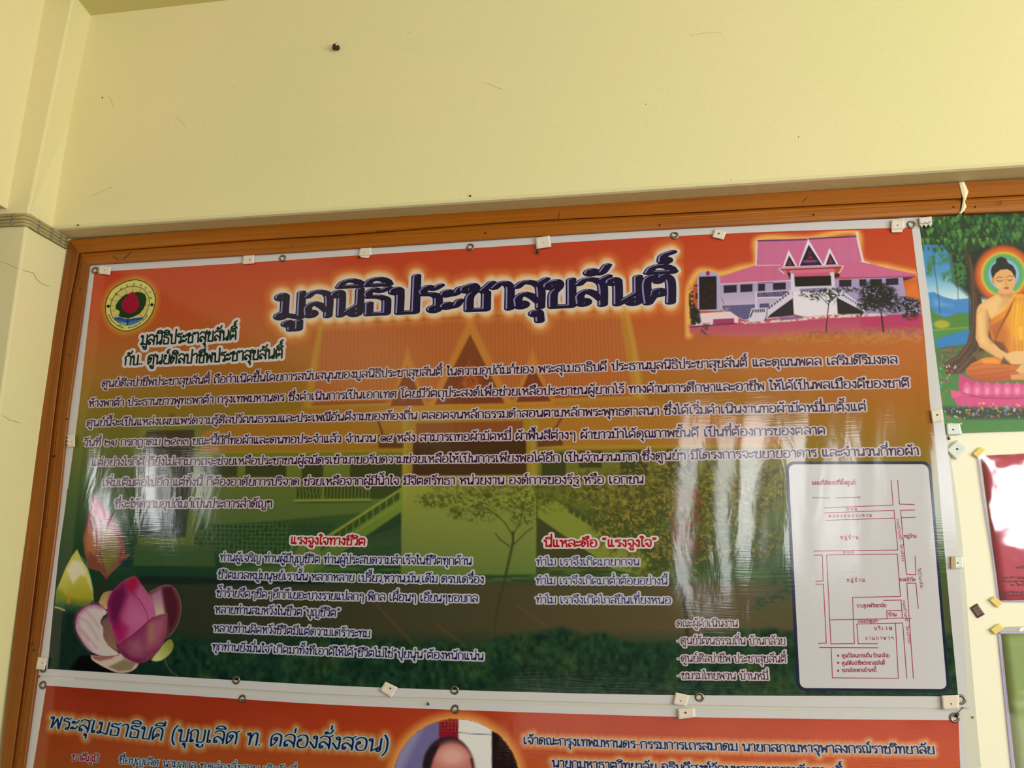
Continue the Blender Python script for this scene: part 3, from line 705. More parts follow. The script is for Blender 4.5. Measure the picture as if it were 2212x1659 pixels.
def paint_back(p):
    """gradient, faded picture of the hall, trees and grass of the upper banner"""
    X, Y = p.X, p.Y
    v = sky1(X, Y); u = (X - 150) / 1850
    p.C[:] = lerpstops(np.clip(v - 0.17 * (u - .5) * np.clip(v * 3, 0, 1) + 0.015 * (fbm(X / 160, Y / 90, 3) - .5), 0, 1), GRAD)
    G = lambda y, k=0.8: lerpstops(np.clip([sky1(1000, y)], 0, 1), GRAD)[0] * k
    lt = (178, 128, 48); roof = (184, 92, 50)
    stripes = lambda x, y: 0.55 + 0.45 * np.sin(x * 2 * math.pi / 8.4 + (y - 700) * 0.01 * (1016 - x) / 100)
    # main roof
    p.poly([(693, 690), (1356, 662), (1398, 866), (652, 884)], lt, .7, 10)
    p.poly([(697, 702), (1337, 669), (1366, 856), (678, 876)], (182, 96, 52), .95, 4, g=((900, 700), (900, 872), (176, 104, 50)))
    p.poly([(697, 702), (1337, 669), (1366, 856), (678, 876)], (156, 72, 44), .38, 4, tex=stripes)
    p.line([(697, 701), (1010, 685)], 6, (150, 62, 46), .8, 2); p.line([(1022, 684), (1337, 670)], 6, (150, 62, 46), .8, 2)
    p.line([(1352, 668), (1368, 740), (1382, 858)], 11, (190, 140, 62), .65, 6)
    p.line([(694, 704), (676, 800), (668, 880)], 12, (184, 132, 50), .6, 6)
    # lower roofs
    lr = [(648, 882), (905, 878), (905, 976), (430, 976), (438, 932), (540, 908)]
    p.poly(lr, (170, 116, 40), .85, 5); p.poly(lr, (140, 88, 34), .35, 5, tex=lambda x, y: 0.5 + 0.5 * np.sin((x + (y - 880) * 0.6) * 2 * math.pi / 8))
    rr = [(1120, 872), (1380, 862), (1560, 890), (1690, 930), (1690, 966), (1185, 972)]
    p.poly(rr, (176, 116, 46), .8, 6); p.poly(rr, (146, 88, 40), .35, 5, tex=lambda x, y: 0.5 + 0.5 * np.sin((x - (y - 880) * 0.4) * 2 * math.pi / 8))
    p.line([(675, 873), (833, 868)], 4, (130, 64, 34), .8, 2); p.line([(1200, 857), (1350, 852)], 4, (136, 66, 38), .8, 2)
    p.line([(428, 978), (870, 974)], 5, (150, 130, 42), .8, 3); p.line([(1162, 966), (1690, 962)], 6, (160, 134, 48), .8, 3)
    # gables
    gl = (192, 126, 52)
    for out, inn in (([(880.8, 748), (842, 884), (924, 884)], [(880, 792), (843, 877.5), (917, 876)]), ([(1150, 752), (1108, 876), (1196, 874)], [(1150, 789), (1115, 869), (1190, 867)]),
                     ([(1016, 680), (922, 884), (1110, 880)], [(1015.6, 722), (939, 874), (1090, 871)])):
        p.poly(out, gl, .75, 8); p.poly(inn, (112, 52, 34), .9, 3)
        cx, cy = np.mean(inn, 0); q = [(cx + (a - cx) * .55, cy + (b - cy) * .62 + 2) for a, b in inn]
        p.poly(q, (160, 72, 40), .6, 3, tex=leafy(6, 5, .4, 11, 3))
    p.ell(1016, 826, 17, 16, (176, 92, 44), .8, .3); p.ell(1016, 826, 11, 11, (96, 48, 30), .6, .4, tex=leafy(4, 4, .4, 5))
    p.line([(815, 893), (1232, 884)], 14, (178, 134, 46), .85, 4)
    p.line([(815, 902), (1232, 893)], 2.5, (120, 74, 34), .5, 2, tex=lambda x, y: (np.sin(x * 1.4) > 0) * 1.0)
    # veranda
    p.poly([(868, 905), (1165, 898), (1162, 1030), (868, 1032)], (160, 124, 44), .8, 4)
    p.poly([(899, 914), (1130, 909), (1130, 958), (899, 960)], (132, 70, 42), .9, 4)
    p.poly([(892, 954), (1136, 950), (1138, 1026), (891, 1027)], (66, 42, 28), .95, 3)
    p.poly([(817, 940), (872, 938), (872, 968), (818, 968)], (88, 52, 30), .85, 3); p.line([(816, 906), (828, 942)], 5, (96, 54, 30), .8, 2)
    p.poly([(1160, 938), (1214, 936), (1216, 962), (1160, 966)], (94, 54, 32), .85, 3); p.line([(1214, 902), (1190, 940)], 5, (104, 56, 32), .8, 2)
    # walls and windows at both sides
    p.poly([(430, 980), (868, 978), (868, 1100), (428, 1140)], (110, 118, 44), .75, 4, g=((600, 990), (600, 1130), (92, 108, 58)))
    p.poly([(1164, 974), (1690, 968), (1690, 1100), (1164, 1100)], (104, 104, 46), .6, 4)
    for a, b, c, d in ((432, 994, 512, 1030), (530, 992, 618, 1030), (652, 990, 698, 1052), (756, 986, 868, 1052), (1170, 978, 1222, 1040), (1250, 974, 1300, 1010), (1340, 972, 1400, 1030), (1440, 970, 1500, 1030)):
        p.poly([(a, b), (c, b - 1), (c, d), (a, d)], (52, 56, 30), .85, 3)
    p.poly([(1230, 978), (1290, 976), (1262, 1004)], (140, 70, 40), .6, 4)
    p.poly([(640, 1052), (866, 1050), (866, 1077), (640, 1078)], (50, 62, 34), .8, 2.5)
    p.poly([(640, 1052), (800, 1050), (800, 1077), (640, 1078)], (110, 124, 48), .7, 2, tex=lambda x, y: (np.sin(x * 2 * math.pi / 7.5) > .45) * 1.0)
    p.line([(636, 1081), (800, 1079)], 5, (140, 148, 60), .8, 2); p.line([(636, 1050), (868, 1047)], 3.5, (140, 140, 56), .7, 2); p.line([(640, 1086), (800, 1084)], 3, (50, 66, 36), .7, 2)
    p.line([(697, 1050), (697, 1080)], 5, (130, 140, 54), .6, 2); p.line([(876, 905), (874, 1100)], 8, (160, 146, 50), .7, 4); p.line([(1150, 900), (1152, 1060)], 9, (156, 140, 52), .7, 4)
    # light ground wall in the middle
    p.poly([(868, 1030), (1158, 1026), (1158, 1240), (866, 1244)], (150, 152, 66), .9, 3, g=((1000, 1030), (1000, 1230), (108, 122, 62)))
    p.poly([(900, 1030), (1140, 1028), (1110, 1070), (950, 1072)], (96, 84, 42), .45, 6, tex=leafy(7, 6, .35, 23))
    # left stair
    p.poly([(870, 1058), (870, 1106), (690, 1232), (625, 1232), (650, 1170), (705, 1165)], (116, 136, 54), .9, 3, g=((860, 1080), (660, 1220), (84, 106, 50)))
    p.poly([(866, 1106), (866, 1224), (700, 1232), (706, 1216)], (42, 64, 46), .95, 3)
    p.poly([(780, 1170), (866, 1120), (866, 1222), (706, 1222)], (80, 110, 56), .35, 2, tex=lambda x, y: ((np.sin(x * 1.2) > .55) | (np.sin(y * 1.3) > .55)) * 1.0)
    st = [(866 - 14.5 * i, 1066 + 9.6 * i) for i in range(12)]
    for i, (x, y) in enumerate(st):
        p.poly([(x - 15, y + 3), (x - 3, y - 5), (x - 3, y + 12), (x - 15, y + 20)], (48, 66, 34), .8, 2)
    p.line([(868, 1056), (700, 1164)], 5, (146, 152, 62), .9, 2); p.line([(868, 1084), (720, 1182)], 4, (128, 142, 58), .8, 2)
    p.poly([(632, 1172), (700, 1166), (676, 1240), (600, 1244)], (98, 116, 54), .85, 3); p.line([(640, 1180), (612, 1238)], 9, (56, 84, 44), .7, 3); p.line([(668, 1176), (650, 1232)], 6, (60, 88, 44), .6, 3)
    # right stair
    p.poly([(1162, 1080), (1200, 1082), (1402, 1206), (1402, 1244), (1330, 1232), (1162, 1120)], (134, 140, 56), .85, 3)
    p.poly([(1160, 1116), (1330, 1236), (1160, 1240)], (66, 64, 40), .9, 3)
    for i in range(9):
        x, y = 1228 + 13.5 * i, 1094 + 8.6 * i
        p.poly([(x, y), (x + 10, y + 6), (x + 10, y + 18), (x, y + 13)], (62, 66, 36), .85, 2)
    p.line([(1226, 1090), (1352, 1168)], 3.5, (76, 74, 38), .8, 2)
    # left lower wall with lattice and dark inscription panel
    p.poly([(300, 920), (432, 916), (428, 1190), (296, 1192)], (112, 118, 44), .7, 5)
    p.poly([(316, 930), (419, 928), (418, 1010), (400, 1160), (300, 1160), (302, 1010)], (66, 52, 32), .92, 4, g=((360, 930), (360, 1160), (34, 52, 44)))
    p.ell(372, 903, 8, 10, (120, 60, 36), .6, .6)
    p.poly([(419, 1132), (622, 1128), (622, 1196), (462, 1196), (460, 1178), (419, 1176)], (40, 66, 44), .92, 2)
    p.poly([(419, 1132), (622, 1128), (622, 1196), (462, 1196), (460, 1178), (419, 1176)], (84, 116, 54), .6, 2, tex=lambda x, y: ((np.mod(x, 9.5) < 2.2) | (np.mod(y, 9.2) < 2.2)) * 1.0)
    p.poly([(419, 1134), (462, 1134), (462, 1176), (419, 1176)], (84, 108, 50), .7, 2, tex=leafy(5, 6, .5, 31))
    p.poly([(630, 1130), (728, 1128), (706, 1160), (640, 1168)], (40, 66, 44), .7, 2, tex=lambda x, y: ((np.mod(x, 9.5) > 2.2) & (np.mod(y, 9.2) > 2.2)) * 1.0)
    p.line([(430, 1096), (442, 1150)], 3, (44, 60, 36), .8, 2)
    p.poly([(292, 1176), (462, 1178), (465, 1224), (288, 1222)], (62, 88, 50), .9, 3); p.poly([(480, 1200), (640, 1200), (604, 1246), (480, 1246)], (56, 82, 48), .8, 3)
    # ground
    gy = lambda x: 1244 + 4 * np.sin(x / 90)
    idx = p.sel(80, 2120, 1225, 1400); t = np.clip((p.Y[idx] - gy(p.X[idx])) / 26, 0, 1) * np.clip((1408 - p.Y[idx]) / 50, 0, 1)
    c = np.stack([np.interp(p.X[idx], [100, 700, 1500, 2050], q) for q in ((36, 64, 98, 76), (46, 58, 78, 80), (38, 42, 54, 54))], -1)
    p.C[idx] = p.C[idx] * (1 - .85 * t[:, None]) + c * .85 * t[:, None]
    idx = p.sel(80, 2120, 1215, 1262); n = fbm(p.X[idx] / 40, p.Y[idx] / 5, 9); t = np.clip((n - .42) * 4, 0, 1) * np.clip((p.Y[idx] - 1218) / 12, 0, 1) * np.clip((1262 - p.Y[idx]) / 12, 0, 1) * (p.X[idx] > 480)
    p.mix(idx, t * .7, (86, 112, 52))
    p.poly([(300, 1244), (700, 1252), (700, 1262), (300, 1262)], (20, 34, 34), .8, 5)
    for a in ([(800, 1290), (900, 1400)], [(945, 1350), (1010, 1400)], [(1120, 1310), (1180, 1352)]): p.line(a, 5, (120, 70, 48), .45, 6)
    # grass and shrubs at the foot
    idx = p.sel(80, 2120, 1330, 1520); x, y = p.X[idx], p.Y[idx]
    edge = 1374 + 14 * np.sin(x / 70) + 30 * (fbm(x / 45, y / 60, 4) - .5) + np.where(x > 1100, -6, 0)
    t = np.clip((y - edge) / 16, 0, 1); n = fbm(x / 9, y / 13, 17, 4)
    c = np.array((14, 42, 34.)) + (n[:, None] - .35) * np.array((46, 64, 36.))
    far = np.clip(fbm(x / 60, y / 40, 41) * 2 - 1.05, 0, 1)[:, None]; c = c * (1 - far) + np.array((60, 78, 40.)) * far * (.5 + n[:, None])
    p.C[idx] = p.C[idx] * (1 - .9 * t[:, None]) + np.clip(c, 0, 255) * .9 * t[:, None]
    # slender middle tree
    tr = (58, 60, 34)
    p.line([(1068, 1368), (1075, 1310), (1086, 1270), (1100, 1208), (1108, 1172), (1108, 1150)], 5.5, tr, .9, 2.5)
    for b in ([(1108, 1158), (1090, 1128), (1062, 1104), (1040, 1094)], [(1108, 1156), (1122, 1130), (1130, 1100)], [(1110, 1176), (1136, 1150), (1150, 1140)], [(1100, 1180), (1080, 1165), (1070, 1152)]): p.line(b, 2.6, tr, .85, 2)
    for cx, cy, rx, ry, sd in ((950, 1082, 50, 16, 1), (1010, 1078, 60, 26, 2), (1090, 1072, 70, 32, 3), (1150, 1078, 46, 34, 4), (1030, 1112, 44, 16, 5), (985, 1108, 20, 14, 6), (1128, 1112, 26, 26, 7), (1200, 1070, 40, 30, 8), (930, 1076, 26, 12, 9)):
        p.ell(cx, cy, rx, ry, (70, 78, 34), .85, .6, tex=leafy(5.5, 4.5, .50, 60 + sd, 7))
        p.ell(cx, cy, rx, ry, (112, 112, 44), .5, .6, tex=leafy(4.5, 4, .60, 80 + sd, 9))
    # big right tree
    for cx, cy, rx, ry, sd in ((1330, 1080, 70, 60, 1), (1400, 1060, 80, 70, 2), (1480, 1050, 90, 70, 3), (1560, 1090, 90, 70, 4), (1420, 1130, 90, 70, 5), (1480, 1190, 70, 60, 6), (1600, 1170, 90, 50, 7), (1340, 1150, 60, 50, 8), (1260, 1050, 50, 34, 9), (1400, 1210, 50, 34, 10), (1640, 1050, 60, 60, 12)):
        p.ell(cx, cy, rx, ry, (66, 68, 38), .8, .5, tex=leafy(8, 8, .44, 120 + sd, 6))
        p.ell(cx, cy, rx, ry, (156, 134, 54), .75, .5, tex=leafy(4.5, 4, .57, 150 + sd, 9))
    p.poly([(1458, 1050), (1512, 1050), (1522, 1160), (1488, 1236), (1470, 1236), (1448, 1150)], (118, 62, 36), .75, 12, tex=leafy(9, 16, .34, 200, 4))
    p.line([(1472, 1226), (1478, 1290), (1482, 1340), (1486, 1400)], 8, (50, 50, 34), .95, 3); p.line([(1444, 1263), (1494, 1262)], 4.5, (46, 56, 34), .9, 2); p.line([(1466, 1236), (1480, 1262)], 9, (58, 56, 34), .9, 4)
    p.ell(1665, 1290, 46, 20, (38, 66, 52), .8, .6, rot=-.5, tex=leafy(9, 5, .45, 210)); p.ell(1700, 1250, 40, 26, (38, 66, 50), .7, .6, tex=leafy(9, 5, .45, 211))
    p.line([(1440, 1226), (1700, 1222)], 8, (52, 74, 44), .7, 4)

def paint_lotus(p):
    L = lambda q: [(x / 5.53 + 60, y / 5.53 + 1200) for x, y in q]
    U = lambda q: [(x / 3.95 + 80, y / 3.95 + 880) for x, y in q]
    # dark pond behind
    p.poly([(96, 1300), (190, 1300), (230, 1360), (330, 1440), (420, 1462), (400, 1480), (100, 1450)], (14, 40, 40), .8, 30)
    p.poly(L([(500, 1360), (620, 1200), (760, 1200), (900, 1330), (1240, 1400), (1200, 1425), (600, 1385)]), (4, 8, 10), .95, 8)
    p.line(L([(1640, 1250), (1660, 1320), (1720, 1400), (1790, 1440)]), 2, (120, 110, 80), .7, 2)
    # tall pink bud
    b = U([(490, 730), (560, 830), (620, 900), (680, 980), (725, 1080), (750, 1190), (748, 1260), (800, 1240), (752, 1310), (700, 1350), (640, 1410), (590, 1460), (540, 1400), (440, 1370), (410, 1260), (398, 1120), (430, 950), (465, 820)])
    p.poly(b, (150, 30, 70), 1, 1.6, g=((204, 1065), (232, 1235), (126, 84, 56)))
    p.poly(U([(560, 980), (640, 1010), (700, 1100), (710, 1210), (660, 1330), (600, 1400), (540, 1330), (520, 1180), (520, 1060)]), (168, 122, 62), .75, 14, g=((225, 1130), (232, 1225), (96, 118, 48)))
    p.poly(U([(440, 1000), (500, 1060), (520, 1180), (470, 1290), (420, 1230), (405, 1120)]), (186, 120, 70), .7, 12)
    p.poly(U([(495, 745), (560, 850), (600, 930), (560, 960), (490, 880), (470, 830)]), (204, 84, 116), .6, 12)
    for q in ([(500, 790), (520, 960), (512, 1140), (570, 1360), (590, 1455)], [(560, 960), (660, 1030), (730, 1180), (690, 1330)], [(450, 1240), (520, 1330), (570, 1400)]): p.line(U(q), 3, (146, 34, 58), .75, 3)
    p.poly(U([(455, 1230), (540, 1340), (560, 1400), (450, 1370), (435, 1300)]), (120, 66, 48), .7, 5)
    p.ell(*U([(760, 1330)])[0], 12, 9, (18, 44, 64), .8, .6); p.ell(*U([(590, 1455)])[0], 3, 3, (170, 30, 50), .9, .5)
    # yellow bud
    y = U([(345, 1210), (380, 1290), (430, 1370), (465, 1480), (478, 1560), (480, 1640), (440, 1690), (380, 1700), (300, 1690), (150, 1665), (155, 1590), (200, 1480), (250, 1360), (300, 1270)])
    p.poly(y, (196, 188, 96), 1, 1.6, g=((160, 1230), (165, 1300), (160, 152, 40)))
    p.poly(L([(600, 60), (660, 90), (700, 200), (690, 250), (640, 230), (540, 340), (500, 250), (470, 180), (540, 60)]), (226, 214, 196), .9, 8)
    p.poly(L([(690, 130), (740, 260), (770, 400), (760, 420), (710, 300)]), (224, 210, 170), .7, 6)
    p.poly(L([(320, 430), (420, 500), (600, 560), (740, 560), (700, 640), (560, 660), (430, 650), (310, 620)]), (60, 96, 60), .9, 20)
    p.poly(L([(340, 400), (420, 420), (440, 520), (330, 560)]), (116, 128, 36), .8, 12); p.poly(L([(480, 440), (510, 480), (510, 570), (460, 570)]), (200, 132, 40), .8, 5)
    p.line(L([(310, 615), (360, 622), (440, 655)]), 3, (220, 190, 130), .9, 2); p.line(L([(640, 10), (700, 90), (740, 220), (780, 400), (785, 560)]), 1.6, (150, 200, 170), .7, 2.5)
    # open lotus, back petals
    def petal(q, c, g=None, rim=(206, 170, 170), rw=1.3, soft=1.3):
        q = interp_path(L(q + [q[0]]), len(q) * 4)[:-1]; p.poly(q, c, 1, soft, g=g); p.line(np.vstack([q, q[:1]]), rw, rim, .75, 1.2)
    petal([(1450, 440), (1580, 370), (1700, 355), (1780, 430), (1830, 600), (1800, 790), (1720, 930), (1640, 980), (1520, 740)], (112, 60, 84), g=((330, 1270), (380, 1340), (88, 48, 60)), rim=(170, 136, 120))
    p.poly(L([(1470, 470), (1590, 390), (1610, 520), (1640, 700), (1520, 730)]), (170, 110, 150), .9, 8, g=((340, 1280), (345, 1328), (214, 196, 176)))
    p.poly(L([(1610, 390), (1720, 370), (1790, 560), (1780, 740), (1700, 900), (1660, 700)]), (74, 24, 40), .85, 7)
    petal([(850, 560), (910, 450), (1030, 430), (1040, 500), (970, 640), (900, 620)], (168, 130, 100), g=((225, 1280), (235, 1312), (196, 176, 110)), rim=(200, 180, 140))
    petal([(750, 1190), (850, 1200), (1090, 1170), (1220, 1230), (1320, 1290), (1240, 1380), (1080, 1400), (920, 1340), (830, 1290), (760, 1240)], (200, 184, 172), rim=(180, 100, 110))
    p.poly(L([(760, 1200), (900, 1200), (1070, 1180), (1000, 1230), (860, 1262), (790, 1240)]), (146, 92, 92), .9, 4)
    p.poly(L([(960, 1330), (1150, 1240), (1290, 1290), (1230, 1370), (1080, 1385)]), (136, 116, 96), .95, 5)
    petal([(1470, 1250), (1600, 1080), (1700, 1000), (1740, 1070), (1700, 1170), (1600, 1250), (1520, 1265)], (196, 200, 130), g=((340, 1420), (372, 1395), (136, 140, 62)), rim=(120, 104, 60))
    # left big petal
    petal([(570, 800), (600, 700), (700, 610), (800, 585), (880, 610), (950, 680), (900, 730), (870, 800), (905, 860), (910, 980), (1000, 1100), (1090, 1180), (960, 1205), (840, 1190), (720, 1120), (620, 980), (575, 880)], (206, 190, 196), rim=(150, 60, 110), rw=2)
    for q in ([(620, 740), (720, 800), (840, 1000)], [(600, 860), (700, 960), (820, 1100)], [(700, 660), (790, 760), (850, 860)], [(590, 800), (640, 880), (720, 1010)]): p.line(L(q), 5, (186, 130, 160), .5, 7)
    p.line(L([(575, 800), (600, 700), (700, 610), (800, 590), (880, 615)]), 9, (166, 74, 130), .6, 9); p.line(L([(580, 880), (640, 1010), (740, 1130)]), 8, (170, 96, 140), .5, 9)
    p.poly(L([(870, 790), (960, 720), (1010, 780), (1020, 900), (1060, 1060), (1080, 1150), (960, 1080), (905, 980), (900, 850)]), (124, 86, 92), .95, 4, g=((225, 1340), (250, 1400), (150, 110, 90)))
    # centre
    petal([(1275, 245), (1340, 330), (1430, 450), (1500, 580), (1520, 700), (1500, 760), (1420, 800), (1300, 900), (1130, 1040), (1080, 1070), (1010, 900), (970, 760), (950, 600), (980, 480), (1050, 390), (1150, 300)], (150, 40, 100), g=((240, 1300), (318, 1330), (190, 96, 150)), rim=(190, 120, 150), rw=1.2)
    p.poly(L([(1010, 440), (1150, 330), (1180, 480), (1100, 700), (1060, 880), (985, 760), (970, 560)]), (88, 16, 66), .85, 16)
    p.poly(L([(1275, 250), (1330, 330), (1250, 450), (1170, 400), (1200, 300)]), (160, 20, 60), .9, 12)
    p.poly(L([(1220, 520), (1340, 620), (1400, 760), (1260, 860), (1150, 880), (1140, 700)]), (196, 110, 156), .6, 22)
    p.poly(L([(1080, 760), (1200, 860), (1150, 1000), (1080, 1050), (1020, 880)]), (150, 16, 76), .7, 14)
    p.poly(L([(1340, 380), (1440, 520), (1500, 680), (1480, 760), (1440, 760), (1400, 640), (1290, 490)]), (186, 96, 146), .7, 8)
    p.line(L([(1240, 430), (1340, 540), (1410, 660), (1440, 770)]), 1.8, (140, 36, 96), .8, 2)
    petal([(1665, 690), (1660, 820), (1650, 940), (1600, 1080), (1500, 1200), (1400, 1270), (1300, 1280), (1180, 1230), (1090, 1140), (1085, 1080), (1180, 1000), (1320, 900), (1420, 800), (1500, 740)], (132, 54, 92), rim=(160, 50, 90), rw=1.4)
    p.poly(L([(1460, 800), (1560, 750), (1640, 720), (1630, 900), (1560, 1060), (1440, 1120), (1400, 960)]), (170, 100, 120), .75, 18)
    p.poly(L([(1220, 1040), (1330, 1000), (1400, 1100), (1340, 1180), (1220, 1170)]), (176, 116, 140), .55, 24); p.poly(L([(1440, 830), (1500, 790), (1500, 1000), (1440, 1040)]), (176, 136, 96), .5, 12)
    p.poly(L([(1100, 1110), (1250, 1230), (1400, 1250), (1300, 1285), (1150, 1220)]), (84, 20, 60), .6, 10); p.line(L([(1090, 1070), (1180, 1000), (1320, 900), (1420, 800), (1500, 740)]), 2, (126, 22, 76), .9, 2.5)

def hpt(q): return [(x / 3.568 + 1440, y / 3.568 + 460) for x, y in q]
HOUSE_EDGE = hpt([(170, 940), (170, 600), (240, 460), (320, 450), (410, 470), (560, 430), (690, 390), (700, 210), (1080, 200), (1460, 150), (1500, 370), (1700, 420), (1920, 470)])
def paint_house(p):
    X, Y = p.X, p.Y
    white = (206, 196, 226); pink = (196, 96, 150)
    smp = interp_path(HOUSE_EDGE, 420)
    p.glow(smp, 2, 15, (232, 176, 96), .9, 1.3)
    # sunset glow under the right eave
    p.ell(1975, 640, 26, 36, (214, 110, 50), .9, .8)
    # ground
    p.poly(hpt([(170, 870), (560, 830), (900, 800), (1500, 790), (1700, 770), (1960, 760), (1975, 900), (1960, 960), (1200, 930), (800, 960), (400, 950), (180, 930)]), (176, 58, 110), .95, 8, g=((1600, 690), (1600, 730), (182, 92, 100)))
    p.poly(hpt([(1500, 800), (1960, 765), (1975, 890), (1700, 900), (1500, 880)]), (172, 28, 96), .6, 12)
    p.poly(hpt([(800, 940), (1200, 910), (1975, 890), (1985, 1000), (1500, 1010), (700, 1000)]), (178, 124, 62), .75, 16, tex=leafy(7, 4, .30, 300, 3))
    p.poly(hpt([(1100, 905), (1975, 885), (1975, 930), (1100, 945)]), (110, 84, 60), .6, 8, tex=leafy(6, 3, .45, 301, 5))
    # walls
    p.poly(hpt([(410, 540), (960, 520), (980, 800), (600, 830), (410, 745)]), (166, 148, 192), 1, 1.5, g=(hpt([(500, 560)])[0], hpt([(500, 740)])[0], (190, 172, 206)))
    p.poly(hpt([(1290, 510), (1820, 495), (1845, 640), (1960, 680), (1960, 775), (1500, 790), (1310, 780)]), (160, 142, 190), 1, 1.5)
    p.poly(hpt([(970, 600), (1310, 590), (1320, 780), (1060, 800), (980, 780)]), (222, 210, 232), 1, 1.5)
    for q in ([(440, 560), (540, 555), (540, 612), (440, 618)], [(568, 552), (662, 548), (662, 606), (568, 612)], [(705, 548), (758, 546), (758, 600), (705, 602)], [(820, 540), (918, 536), (918, 590), (820, 594)], [(1330, 516), (1424, 514), (1424, 566), (1330, 570)], [(1486, 512), (1540, 510), (1540, 562), (1486, 564)], [(1570, 510), (1660, 508), (1660, 556), (1570, 560)], [(1690, 506), (1786, 500), (1786, 552), (1690, 556)]):
        p.poly(hpt(q), (22, 10, 44), .95, 1.5)
    p.poly(hpt([(700, 520), (820, 515), (820, 540), (700, 546)]), (90, 70, 130), .6, 2)
    p.poly(hpt([(430, 715), (680, 705), (680, 800), (600, 825), (430, 745)]), (66, 58, 110), .95, 1.5)
    p.poly(hpt([(430, 715), (680, 705), (680, 800), (600, 825), (430, 745)]), (140, 130, 180), .5, 1.2, tex=lambda x, y: ((np.mod(x, 4) < 1.3) | (np.mod(y, 4) < 1.3)) * 1.0)
    p.poly(hpt([(430, 725), (490, 722), (490, 755), (430, 755)]), (170, 170, 190), .6, 1.5, tex=leafy(3, 3, .5, 310)); p.poly(hpt([(716, 700), (790, 696), (790, 745), (716, 748)]), (66, 58, 110), .9, 1.5)
    # balcony rail
    p.poly(hpt([(690, 605), (960, 592), (960, 650), (690, 660)]), (60, 48, 96), .9, 1.5); p.line(hpt([(685, 612), (955, 596)]), 2.2, white, 1, 1.2); p.line(hpt([(685, 656), (955, 646)]), 3, white, 1, 1.2)
    p.poly(hpt([(690, 612), (955, 598), (955, 646), (690, 654)]), (170, 160, 200), .5, 1, tex=lambda x, y: (np.mod(x, 3.4) < 1.1) * 1.0)
    p.line(hpt([(690, 610), (690, 735)]), 3.5, white, 1, 1.2); p.line(hpt([(425, 655), (440, 700)]), 1, (40, 30, 60), .8, 1)
    # stair under-spaces and flights
    p.poly(hpt([(972, 655), (980, 790), (780, 808), (800, 780)]), (20, 12, 36), .95, 1.5); p.poly(hpt([(1310, 650), (1520, 760), (1512, 790), (1320, 782)]), (20, 10, 34), .95, 1.5)
    p.poly(hpt([(960, 590), (975, 655), (775, 800), (760, 745)]), white, 1, 1.5)
    for i in range(9): x, y = 945 - i * 21, 610 + i * 15.5; p.poly(hpt([(x - 14, y + 8), (x, y), (x, y + 17), (x - 14, y + 25)]), (34, 26, 60), .85, 1)
    p.poly(hpt([(1300, 580), (1370, 610), (1520, 720), (1530, 765), (1310, 650)]), white, 1, 1.5)
    for i in range(8): x, y = 1360 + i * 18, 628 + i * 11; p.poly(hpt([(x, y), (x + 10, y + 5), (x + 10, y + 18), (x, y + 13)]), (34, 26, 60), .8, 1)
    p.poly(hpt([(655, 735), (775, 730), (770, 770), (750, 835), (630, 842), (640, 780)]), white, 1, 1.5); p.line(hpt([(668, 748), (645, 800)]), 3, (40, 30, 60), .9, 1); p.poly(hpt([(680, 742), (760, 738), (758, 764), (676, 768)]), (50, 40, 74), .9, 1, tex=lambda x, y: (np.mod(x, 4) > 1.6) * 1.0)
    p.line(hpt([(775, 740), (770, 800), (750, 835)]), 2, (60, 40, 70), .7, 1)
    # veranda
    p.poly(hpt([(952, 450), (1290, 440), (1300, 600), (960, 610)]), white, 1, 1.5)
    p.poly(hpt([(980, 465), (1258, 455), (1262, 490), (985, 500)]), (190, 84, 120), 1, 1.5); p.poly(hpt([(984, 492), (1266, 484), (1270, 560), (990, 568)]), (8, 4, 22), 1, 1.5)
    p.poly(hpt([(895, 470), (955, 458), (955, 512), (900, 512)]), (34, 16, 40), .95, 1.5); p.poly(hpt([(1295, 465), (1350, 470), (1350, 490), (1295, 500)]), (40, 14, 44), .95, 1.5)
    p.poly(hpt([(1020, 585), (1240, 575), (1220, 605), (1040, 608)]), (130, 110, 160), .95, 1.5)
    # roofs
    str_ = lambda x, y: 0.5 + 0.5 * np.sin(x * 2 * math.pi / 3.6)
    for q, g in (([(700, 212), (1460, 178), (1502, 372), (1320, 385), (690, 405)], (204, 112, 160)), ([(690, 402), (900, 405), (955, 520), (410, 548), (410, 495)], (206, 106, 150)), ([(1320, 385), (1500, 372), (1700, 425), (1925, 470), (1920, 490), (1330, 500), (1345, 420)], (206, 104, 150))):
        p.poly(hpt(q), g, 1, 1.6); p.poly(hpt(q), (160, 60, 116), .4, 1.6, tex=str_)
    p.line(hpt([(410, 548), (955, 520)]), 1.6, (230, 200, 220), .9, 1.2); p.line(hpt([(690, 405), (880, 402)]), 2, (200, 180, 220), .9, 1.2); p.line(hpt([(1340, 500), (1920, 488)]), 1.4, (120, 40, 100), .8, 1.2)
    p.line(hpt([(700, 216), (1082, 206)]), 2.4, (60, 20, 90), 1, 1.2); p.line(hpt([(1100, 200), (1460, 180)]), 2.4, (60, 20, 90), 1, 1.2)
    p.line(hpt([(1468, 150), (1472, 200), (1500, 310), (1515, 372)]), 4, (222, 206, 230), 1, 2); p.line(hpt([(697, 220), (688, 400)]), 3, (222, 206, 226), .9, 2); p.line(hpt([(1500, 372), (1560, 385)]), 2.5, (222, 206, 226), .9, 2)
    p.poly(hpt([(1820, 497), (1920, 492), (1830, 522)]), (40, 26, 70), .95, 1.5)
    p.poly(hpt([(862, 428), (900, 408), (1340, 400), (1362, 408), (1345, 420), (890, 436)]), (210, 140, 180), 1, 1.5); p.line(hpt([(862, 432), (890, 438), (1345, 418)]), 2, (60, 20, 60), .9, 1.2); p.poly(hpt([(960, 440), (1290, 428), (1300, 455), (960, 468)]), (206, 100, 130), 1, 1.5)
